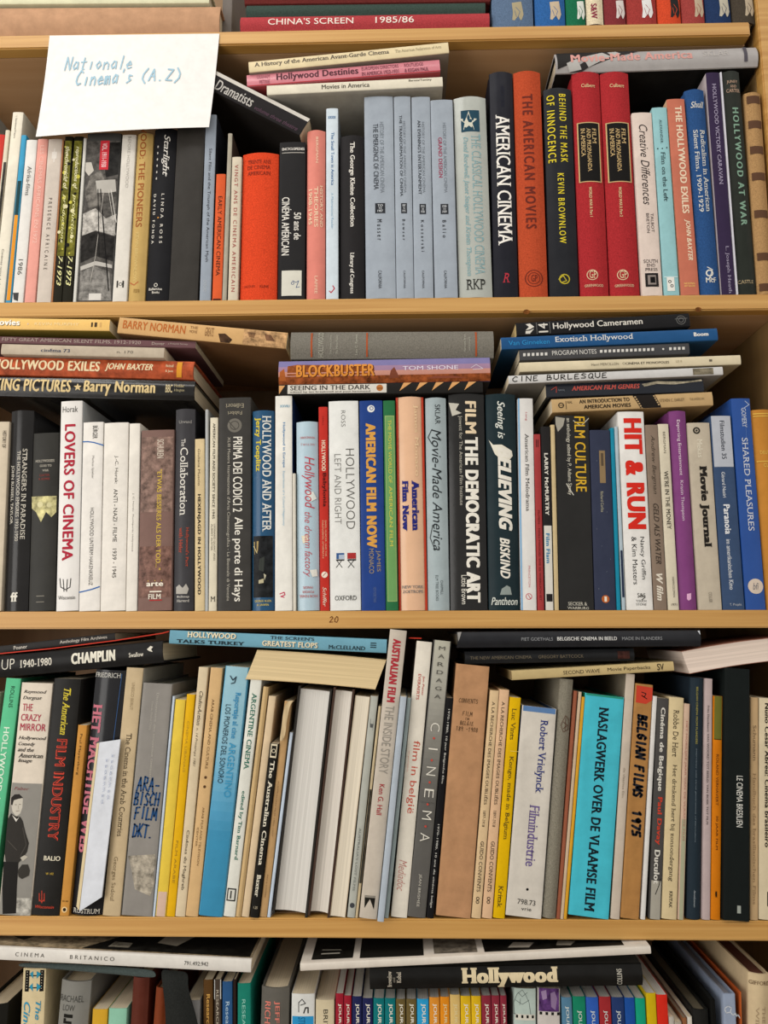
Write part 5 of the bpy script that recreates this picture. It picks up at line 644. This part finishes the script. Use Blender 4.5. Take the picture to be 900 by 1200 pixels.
# ------------------------------------------------------------ lowest shelf (tops only in view)
s = 'E'
def e_(x0, x1, yt, col, kind, label, prims=(), xb=None, **k):
    xb = xb or (x0, x1); up_(s, xb[0], xb[1], x0, x1, yt, col, kind, label, prims, **k)
e_(-22, 8, 1178, '#262521', 'h', 'dark book half out of frame at the lower left corner', xb=(-30, 2), d=165)
e_(27.4, 55.5, 1135, '#cbbb94', 'p', 'cream spine with a black film strip and light blue shapes at its top', [R(1137, 1162, .12, .3, '#1f1e1c'), R(1137, 1162, .76, .92, '#1f1e1c'), R(1142.6, 1144, .2, .84, '#1f1e1c'), R(1156.8, 1158.2, .2, .84, '#1f1e1c'), P([(35, 1141), (39, 1138), (39, 1147)], '#2c8ca8'), P([(48, 1141), (43, 1138), (43, 1147)], '#2c8ca8'), P([(34.5, 1156), (38.5, 1152), (38.5, 1162)], '#2c8ca8'), P([(48, 1156), (43, 1152), (43, 1162)], '#2c8ca8'), T('The Story', 1173, 1235, .56, .84, '#2f8cac', 'bi'), T('Cinema', 1174, 1228, .12, .4, '#2f8cac', 'bi')]+[C(1139+i*3.2, .21, .45, '#c8c0a8') for i in range(7)]+[C(1139+i*3.2, .84, .45, '#c8c0a8') for i in range(7)], xb=(24, 53), d=170)
e_(65.8, 107, 1150.5, '#7d7c76', 'h', 'grey jacketed hardback with thin black capitals, right of the film strip spine', [H('RACHAEL', .04, .82, 1167, 1174.5, '#3c3c38', 'l'), H('LOW', .16, .56, 1178, 1185, '#3c3c38', 'l'), R(1189, 1193, .22, .52, '#24231f'), R(1194, 1200, .22, .3, '#24231f'), R(1197, 1200, .22, .5, '#24231f')], xb=(61.5, 102.5), mk_='gloss', d=165)
e_(108.2, 126, 1183, '#c69a2c', 'p', 'short mustard yellow spine at the lower left', d=130)
e_(127.2, 151, 1182, '#86b8a0', 'p', 'short mint green spine beside the mustard yellow one', d=130)
e_(154.2, 175, 1146, '#5f2c20', 'h', 'dark red-brown leather spine left of the black cloth', xb=(150.5, 172.6), mk_='satin', d=150)
e_(179.4, 198, 1158, '#7c3a1e', 'h', 'rust brown leather book partly behind the black cloth', xb=(176.5, 194.6), mk_='satin', d=140)
e_(217, 234.5, 1172.5, '#8b8a88', 'p', 'grey paperback with a black letter S right of the black cloth', [T('S', 1186, 1199, .3, .7, '#1c1c1c', 'B')], d=130)
e_(238, 249.4, 1148.4, '#5c4020', 'p', 'brown spine with golden type Researcher', [T('Researcher', 1165, 1215, .35, .72, '#c89a50', 'b')], d=155)
e_(251, 259, 1148, '#4a3f36', 'p', 'thin dark brown spine with white edges reading RESEARCHER', [R(None, 1171, 0, .1, '#c8c8c4'), R(None, 1171, .88, 1, '#c8c8c4'), T('RESEARCHER', 1160, 1215, .3, .66, '#b4aa98')], d=155)
e_(260.2, 272.4, 1150.5, '#2b5482', 'p', 'blue spine with white slab type beside the brown researcher volumes', [T('Researcher', 1173, 1225, .35, .7, '#a8c0d0', 's')], d=155)
e_(273.2, 276.8, 1148, '#33241f', 'p', 'thin dark edge between the blue and the green spine', d=150)
e_(278, 296.6, 1152.5, '#1c7c6a', 'p', 'green spine with pale capitals RESEARCH', [T('RESEARCH', 1171, 1225, .35, .6, '#8cc4b4')], d=165)
e_(299.2, 340, 1158.2, '#625f58', 'h', 'wide grey hardback with salmon capitals, right of the green research spine', [T('JEFFREY', 1173, 1225, .48, .68, '#d0786a', 'b'), T('RICHARDS', 1174, 1230, .16, .36, '#d0786a', 'b')], xb=(298, 338.6), mk_='satin', d=175)
e_(341.7, 368.8, 1165, '#cfd0cc', 'p', 'white spine with a small black logo and a blue block at the bottom', [R(1191, None, 0, 1, '#2c8cc0'), K([(350, 1186), (350, 1175), (354, 1171), (358, 1176), (352, 1178)], '#2c2c2a', .8), K([(356, 1187), (358, 1181), (361, 1181), (361, 1187)], '#2c2c2a', 1.3), T('STUDIES', 1192, 1215, .3, .6, '#1c5c84')], d=165)
e_(370, 391.8, 1172, '#c8bb9c', 'p', 'cream spine reading BRITI in small black capitals', [T('BRITISH', 1183, 1222, .42, .66, '#3c382e')], d=165)
jl = 'journal volume in the rainbow run'
JR = [(393.3, 402.6, 1164.5, '#9c1f30', 'first dark red volume of the rainbow run of journals'), (403, 411.8, 1167, '#9c1f30', 'second dark red volume of the journal run, touching the navy ones'),
 (412.6, 424, 1168, '#232858', 'navy journal volume right after the two dark red ones'), (424.6, 436.8, 1170, '#232858', 'navy journal volume left of the teal pair'),
 (437.5, 450.4, 1170, '#0c7478', 'left teal journal volume of the teal pair'), (451, 463.4, 1170, '#0c7478', 'right teal journal volume of the teal pair'), (464, 475.2, 1171, '#6c5c34', 'left olive brown journal volume'), (476, 488, 1171, '#6c5c34', 'right olive brown journal volume, beside the sky blue one'),
 (488.6, 502.4, 1171, '#2a9cd0', 'sky blue journal volume in the rainbow run'), (503, 515, 1169, '#dc9030', 'left orange journal volume, beside the sky blue one'), (515.6, 526.6, 1168.5, '#e08c1c', 'right orange journal volume, beside the pale cream-yellow one'), (527.2, 539, 1166, '#d8b870', 'pale cream-yellow journal volume with nearly invisible lettering'),
 (539.6, 551.6, 1167.5, '#dcb41c', 'left bright yellow journal volume'), (552.2, 563.6, 1167.5, '#dcb41c', 'right bright yellow journal volume, beside the maroon ones'), (564.2, 575.3, 1167, '#8c2c3c', 'left of three maroon journal volumes'), (575.8, 585.4, 1167, '#8c2c3c', 'middle of three maroon journal volumes'), (586, 595.4, 1167, '#8c2c3c', 'right of three maroon journal volumes')]
for x0, x1, yt, c, lb in JR:
    tc = '#d8c898' if 'cream-yellow' in lb else '#e0dccc'
    e_(x0, x1, yt, c, 'p', lb, [T('JOURNAL', 1176, 1218, .32, .74, tc, 'b')], d=160, mk_='satin', pg='#cfcbc2')
e_(596.2, 628.6, 1158.5, '#b4c4bc', 'p', 'wide spine with a line drawing of a round figure above black and white checks', [K([(603, 1189), (602, 1175), (606, 1165), (612, 1160), (616, 1166), (620, 1175), (622, 1189)], '#3c4444', .4), K([(607, 1163), (612, 1168), (618, 1163)], '#3c4444', .4), K([(604, 1172), (612, 1177), (620, 1172)], '#3c4444', .4), K([(610, 1170), (609, 1178)], '#3c4444', .3), K([(600, 1187), (612, 1191), (624, 1189)], '#3c4444', .4), R(1188.5, 1195.5, 0, 1, '#cfccc0')]+[R(1189.5, 1193, .08+i*.24, .18+i*.24, '#22221f') for i in range(4)], d=165, mk_='satin')
e_(630, 656.8, 1158.5, '#c8c2bc', 'p', 'spine with a purple and white picture above a row of black squares', [R(None, 1185.5, 0, 1, '#5c3a72', 'photo'), P([(634, 1162), (640, 1160), (641, 1170), (636, 1172)], '#9c84a8'), P([(645, 1164), (650, 1162), (653, 1170), (651, 1184), (646, 1180)], '#8c7498'), R(1185.5, 1190, 0, 1, '#c8c2bc')]+[R(1186, 1189.5, .08+i*.26, .2+i*.26, '#22221f') for i in range(4)], d=165, mk_='satin')
for x0, x1, yt, c, lb in [(658, 670.2, 1169, '#54809c', 'steel blue journal volume right of the purple picture spine'), (671, 686, 1168, '#168464', 'green journal volume between steel blue and royal blue'), (686.7, 701.2, 1169, '#2f5cb4', 'royal blue journal volume between green and brick red'), (702, 715.8, 1168.4, '#a02c30', 'brick red journal volume left of the dark navy one'), (716.6, 731.2, 1169, '#263c70', 'dark navy journal volume right of the brick red one')]:
    e_(x0, x1, yt, c, 'p', lb, [T('JOURNAL', 1184 if x0 > 670 else 1179, 1225, .32, .68, '#c8d0cc', 'b')], d=160, mk_='satin', pg='#cfcbc2')
for x0, x1, yt, c, lb in [(731.8, 743.8, 1169.5, '#1c50a0', 'plain medium blue volume right of the dark navy journal'), (744.4, 756, 1170, '#14a07c', 'plain sea green volume left of the yellow one'), (757, 768.6, 1164, '#ccae10', 'plain yellow volume beside the bright red end volume'), (769.2, 782.6, 1166, '#d42c1c', 'plain bright red volume ending the rainbow run')]:
    e_(x0, x1, yt, c, 'p', lb, d=170, mk_='satin', pg='#cfcbc2')
e_(783.6, 790, 1192, '#b4aea4', 'p', 'thin pale booklet right of the bright red volume', d=170)
e_(790.6, 799, 1198, '#a8a090', 'p', 'low stack-edge of pale magazines before the dark slipcase', d=170)
e_(800, 804.8, 1193, '#8c5c3c', 'p', 'thin rust-edged magazine left of the dark slipcase', d=170, pg='#8a7c68')
e_(805.6, 811, 1192, '#cdc8bc', 'p', 'thin white magazine edge touching the dark slipcase', d=170)
e_(812, 831.4, 1184, '#242523', 'h', 'black-bound book with a broad grey-brown page edge, lower right', d=180, pg='#6e6654', mk_='satin')
e_(832, 838.2, 1172, '#1a1b19', 'p', 'slim black volume left of the pale blue slipcase', d=185, pg='#1f201e')
e_(838.8, 874, 1165, '#8f9bb0', 'hs', 'pale blue-grey slipcase with white handwriting, lower right', [K([(853, 1179), (849, 1182), (851, 1187), (856, 1186), (857, 1181), (853, 1179)], '#c8ccd0', .9), K([(856, 1186), (859, 1190), (862, 1187), (863, 1191), (865, 1189), (867, 1193)], '#c8ccd0', .9)], d=185, pg='#8f9098')
e_(874.6, 877, 1163, '#c2622a', 'p', 'thin orange volume right of the pale blue slipcase', d=185, side='#b4562a')
e_(877.8, 904, 1142, '#c9b490', 'h', 'cream jacketed hardback with brown capitals at the lower right corner', [H('GIFFORD', .02, .96, 1150, 1154.5, '#6a5238', 's'), T('WILLIAM', 1180, 1235, .3, .45, '#a08a6c', 's'), T('THE BRITISH', 1179, 1240, .6, .75, '#a08a6c', 's')], d=165, pg='#6c4438')
g = 'books lying on the lowest row'
lie('E', (-22, 1109, 1124), (294, 1124.5, 1140.6), '#d0ccc4', 'p', 'long white book lying at the lower left, typed CINEMA BRITANICO', [T('C I N E M A', 18, 52, .38, .68, '#55514a', ''), T('B R I T A N I C O', 82, 134, .38, .68, '#55514a', ''), T('791.492:942', 216, 244, .36, .66, '#3c3a34', ''),
 FT([(0, 4), (1, 4), (1, 165), (0, 165)], '#8e7f66', 'photo'), FT([(.0, 40), (.12, 20), (.2, 60), (.16, 120), (0, 120)], '#3c3a30'), FT([(.36, 7), (.99, 6), (.99, 120), (.8, 160), (.52, 100), (.46, 40)], '#23221f', 'photo'), FT([(.62, 30), (.70, 24), (.76, 60), (.66, 80)], '#9c9484'), FT([(.45, 14), (.53, 14), (.53, 26), (.46, 28)], '#7c7668', 'photo')], sb=-.012, grp=g, d=170)
lie('E', (433, 1136.2, 1161), (754, 1129.6, 1158), '#1f1e1c', 'h', 'black jacket lying across the journals with HOLLYWOOD in fat cream letters', [T('Hollywood', 541, 654, .08, .94, '#d8c8a4', 'Xs'), H('Brownlow', .16, .86, 459, 454, '#b8b0a0', 'bs'), H('and', .38, .6, 463, 460, '#8a8478', 's'), H('Kobal', .36, .82, 470, 465, '#b8b0a0', 'bs'), H('COLLINS', .12, .82, 729, 723, '#b8b4a8', 'b')], sb=-.010, mk_='satin', grp=g, d=185, side='#3c3b37')
lie('E', (351.7, 1128.4, 1138.4), (763, 1108.0, 1118.2), '#d0c8bc', 'p', 'large white magazine with dark cover photos lying on the black Hollywood book', [
 FT([(.03, 8), (.15, 8), (.15, 150), (.03, 150)], '#24231f', 'photo'), FT([(.17, 6), (.355, 5), (.355, 150), (.17, 150)], '#262420'), FT([(.385, 8), (.51, 7), (.51, 150), (.385, 150)], '#6e665a', 'photo'), FT([(.53, 6), (.93, 6), (.93, 150), (.53, 150)], '#211f1c', 'photo'), FT([(.60, 14), (.66, 12), (.68, 24), (.62, 28)], '#8c8478'), FT([(.74, 14), (.78, 12), (.80, 22), (.75, 26)], '#7c7468'), FT([(.055, 20), (.11, 20), (.11, 23), (.055, 23)], '#a8a498'), FT([(.055, 30), (.115, 28), (.11, 31), (.055, 33)], '#8c887c')], sb=-.014, grp=g, d=180)
settle()
stack()
bake_glyphs()
for b in BOOKS: build(b)
# ------------------------------------------------------------ bookcase
X0, X1 = -.66, .458
bc = thing('bookcase', 'light pine bookcase with four visible boards crowded with film books', 'bookcase', (0, 0, -1.0))
def part(name, *a, **k):
    o = box(name, *a[:6], a[6], k.get('parent', bc), k.get('bev', 0))
    return o
for i, sh in enumerate('ABCDE'):
    z = SH[sh][0]+1.0; xr = .4475 if sh == 'A' else X1-.0005
    sb_ = box('shelf_board', X0, xr, .018, .298, z-.0196, z, BOARD, bc)
    ed = box('front_edging', X0, xr, 0, .0178, z-.0198, z, PINE, sb_, .0016)
    if sh == 'B':
        for px, py, r in ((617, 365.5, .004), (818, 362.8, .004)):
            X, Z = unp(px, py); V = [(X+r*random.uniform(.8, 1.2)*math.cos(a*math.pi/6), -.0002, Z+1+r*.75*random.uniform(.8, 1.1)*math.sin(a*math.pi/6)) for a in range(12)]
            mk('wood_knot', V, [tuple(range(12))], mat('#7a4a20', 'photo'), ed)
    if sh == 'C':
        V1, F1 = hand('20', .011, .0065, .0009, 3); X, Z = unp(386, 729)
        mk('pencilled_number', [(X+x, -.0003, Z+1+y) for x, y in V1], F1, mat('#7c4a24', 'print'), ed)
for xa in (X1, X0-.022):
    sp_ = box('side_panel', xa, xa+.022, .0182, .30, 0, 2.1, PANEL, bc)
    box('front_edging', xa, xa+.022, 0, .018, 0, 2.1, PINE, sp_, .0015)  # panel's own front face, split off to stay in the lighter, unshaded colour
box('back_panel', X0, X1, .2985, .306, 0, 2.1, BACKM, bc)
# ------------------------------------------------------------ paper sign
cs = [unp(58, 41.5, -.0015), unp(257, 39.2, -.0015), unp(247, 154.5, -.004), unp(45, 164.5, -.004)]
sg = thing('paper_sign', "white paper sign hanging from the top board, handwritten Nationale Cinema's (A.Z)", 'sign', (cs[0][0], 0, cs[0][1]))
NX, NZ = 16, 12; V = []
def sp(u, w, off=0):
    x = (cs[0][0]*(1-u)+cs[1][0]*u)*(1-w)+(cs[3][0]*(1-u)+cs[2][0]*u)*w; z = (cs[0][1]*(1-u)+cs[1][1]*u)*(1-w)+(cs[3][1]*(1-u)+cs[2][1]*u)*w
    return (x-cs[0][0], -.0012-.010*w*w-.004*math.sin(u*2.6)*w-off, z-cs[0][1])
V = [sp(i/NX, j/NZ) for j in range(NZ+1) for i in range(NX+1)]; n1 = len(V); V += [(x, y+.0003, z) for x, y, z in V]
Fq = []
for j in range(NZ):
    for i in range(NX):
        a = j*(NX+1)+i; q = (a, a+NX+1, a+NX+2, a+1); Fq += [q, tuple(n1+k for k in reversed(q))]
mk('sheet', V, Fq, mat('#e2e0dc', 'print'), sg, 60)
def wr(txt, px0, px1, py0, py1, w, seed):
    L = px1-px0; hh = py1-py0; V1, F1 = hand(txt, L, hh, w, seed, .25); W_ = []
    for x, y in V1:
        px, py = px0+x, py1-y; u = (px-51)/200; ww = (py-41)/118; W_.append(sp(u, ww, .0006))
    mk('handwriting', W_, F1, mat('#9bbccc', 'print'), sg)
wr('Nationale', 73, 154, 67, 82, 1.5, 5); wr("Cinema's", 88, 156, 83, 100, 1.8, 9); wr('(A.Z)', 164, 213, 84, 98, 1.8, 4)
if 0: mk('adhesive_tape', [sp(u-.04, -.02, .0004), sp(u+.04, -.02, .0004), sp(u+.04, .05, .0004), sp(u-.04, .05, .0004)], [(0, 3, 2, 1)], mat('#efece2', 'satin'), sg)
# ------------------------------------------------------------ folded leaflet, red ribbon, black cloth
def slab(name, lab, cat, pts, col, th, grp=None, ys=(0, 0, 0, 0)):
    q = [unp(px, py, y) for (px, py), y in zip(pts, ys)]; r = thing(name, lab, cat, (q[3][0], ys[3], q[3][1]))
    V = [(a[0]-q[3][0], y-ys[3], a[1]-q[3][1]) for a, y in zip(q, ys)]; V += [(x+th*.3, y+th, z) for x, y, z in V]
    return r, V, [(0, 3, 2, 1), (4, 5, 6, 7), (0, 1, 5, 4), (1, 2, 6, 5), (2, 3, 7, 6), (3, 0, 4, 7)], q
r, V, Fs, q = slab('leaflet', 'folded white leaflet standing in front of the black book with pink capitals', 'leaflet', [(116.5, 870), (141, 866.5), (119, 1051.5), (93, 1068)], '#dcdcdc', .0012, ys=(-.006, -.0045, -.0045, -.006))
mk('sheet', V, Fs, mat('#cfd3da', 'paper'), r)
V1, F1 = hand('ssaemmsa', .05, .0035, .0003, 3)
ax = Vector(V[3])-Vector(V[0]); ax.normalize(); ay = Vector(V[1])-Vector(V[0]); ay.normalize()
for kx, off in ((.72, .014), (.45, .018)):
    W_ = [tuple(Vector(V[0])+ay*(.022*kx+y)+ax*(off+x)+Vector((0, -.0012, 0))) for x, y in V1]; mk('scribble', W_, F1, mat('#8c98b4', 'print'), r)
r, V, Fs, q = slab('leaflet', 'cream inner sheets of a leaflet sticking out left of the folded white one', 'leaflet', [(113.3, 871), (116, 870.5), (92.5, 1067), (89.5, 1062)], '#d8c69c', .0012, ys=(-.006, -.006, -.006, -.006))
mk('sheet', V, Fs, mat('#d2c098', 'paper'), r)
def strip(name, lab, cat, pts, col, w, kind='satin', grp=None, wz=None):
    """ribbon through (px, py, y) points, flat in depth"""
    P3 = [(lambda q, y: Vector((q[0], y, q[1])))(unp(px, py, y), y) for px, py, y in pts]; o0 = P3[0]
    fine = []
    for a, b in zip(P3, P3[1:]):
        for i in range(6): fine.append(a.lerp(b, i/6))
    fine.append(P3[-1]); V = []; Fz = []
    for i, p in enumerate(fine):
        p = p-o0; V += [(p.x, p.y, p.z), (p.x, p.y+w, p.z), (p.x, p.y+w, p.z+.0011), (p.x, p.y, p.z+.0011)]
    for i in range(len(fine)-1):
        for k in range(4): Fz.append((i*4+k, i*4+(k+1) % 4, i*4+4+(k+1) % 4, i*4+4+k))
    Fz += [(3, 2, 1, 0), tuple(len(V)-4+k for k in range(4))]
    r = thing(name, lab, cat, tuple(o0)); mk('band', V, Fz, mat(col, kind), r); return r
strip('ribbon', 'thin red ribbon running over the black jacket towards the pale blue spine', 'ribbon', [(-8, 767.3, .0005), (60, 760.6, .0005), (135, 751.2, .0005), (190, 742.6, .0005), (197.5, 740.6, .0005)], '#c03420', .006)
strip('ribbon', 'short end of red ribbon between the red-lettered and the white Belgian spine', 'ribbon', [(479.5, 748.2, .004), (494, 748.6, .004)], '#c03420', .006)
# black cloth: a soft strap lying under the long white book and hanging down in front of the row
def cloth(lab, rows, col):
    P3 = [[(lambda q, y: (q[0], y, q[1]))(unp(px, py, y), y) for px, py, y in row] for row in rows]; o0 = P3[0][0]; m = len(P3[0]); V = []
    for row in P3: V += [(x-o0[0], y-o0[1], z-o0[2]) for x, y, z in row]
    n = len(V); V += [(x, y+.0012, z) for x, y, z in V]; Fz = []
    for j in range(len(P3)-1):
        for i in range(m-1):
            a = j*m+i; q = (a, a+m, a+m+1, a+1); Fz += [q, tuple(n+k for k in reversed(q))]
    r = thing('cloth_strap', lab, 'strap', o0); ob = mk('fabric', V, Fz, mat(col, 'cloth'), r, 80)
    sm = ob.modifiers.new('s', 'SUBSURF'); sm.levels = sm.render_levels = 2
cloth('dark grey cloth strap hanging down from under the long white book', [[(188, 1136, -.006), (196, 1137, -.007), (206, 1138, -.006), (222, 1139, -.005)], [(190, 1150, -.009), (199, 1150, -.013), (209, 1151, -.010), (219, 1152, -.008)], [(192, 1166, -.009), (202, 1167, -.015), (213, 1168, -.011), (223, 1170, -.008)], [(194, 1185, -.008), (206, 1186, -.014), (219, 1187, -.012), (229, 1188, -.007)], [(194, 1215, -.007), (208, 1216, -.013), (223, 1216, -.011), (235, 1217, -.006)]], '#2b2d2b')
cloth('dark teal-grey cloth edge showing under the left half of the long white book', [[(21, 1128.5, -.004), (60, 1129, -.005), (100, 1131, -.004), (140, 1134, -.005), (180, 1136, -.005)], [(22, 1131.5, -.007), (60, 1132.5, -.008), (100, 1136, -.007), (140, 1138.5, -.008), (182, 1142, -.007)], [(24, 1133.5, -.005), (60, 1135, -.006), (100, 1139, -.006), (140, 1142, -.006), (184, 1147, -.006)]], '#4a5452')
q = [(342, 821), (336, 823), (333, 835), (331.5, 848), (330.5, 858), (328.5, 868)]
V = []
for k, (px, py) in enumerate(q):
    wd = (5, 6, 6.5, 5, 6, 4)[k]
    for i in range(4):
        X, Z = unp(px+wd*(i/3-.2), py, -.003); V.append((X, -.0025-.003*math.sin(k*1.9+i)**2, Z))
n = len(V); o0 = V[8]; V = [(a-o0[0], b_-o0[1], c-o0[2]) for a, b_, c in V]; V += [(a, b_+.0012, c) for a, b_, c in V]; Fz = []
for k in range(5):
    for i in range(3): a = k*4+i; qd = (a, a+4, a+5, a+1); Fz += [qd, tuple(n+x for x in reversed(qd))]
rt = thing('paper_scrap', 'crumpled cream strip of torn paper curling over the tan spine', 'paper scrap', o0)
ob = mk('torn_paper', V, Fz, mat('#c2ac86', 'paper'), rt, 80); sm = ob.modifiers.new('s', 'SUBSURF'); sm.levels = sm.render_levels = 2
# ------------------------------------------------------------ room
fl = box('floor', -3, 3, -3, 1.2, -1.02, -1.0, wood_mat('floor_lino', '#8a7a66', '#9a8a74', 3, 3, .6)); fl['kind'] = 'structure'
wl = box('wall_back', -3, 3, .32, .36, -1.0, 1.9, mat('#b8ac98', 'kraft')); wl['kind'] = 'structure'
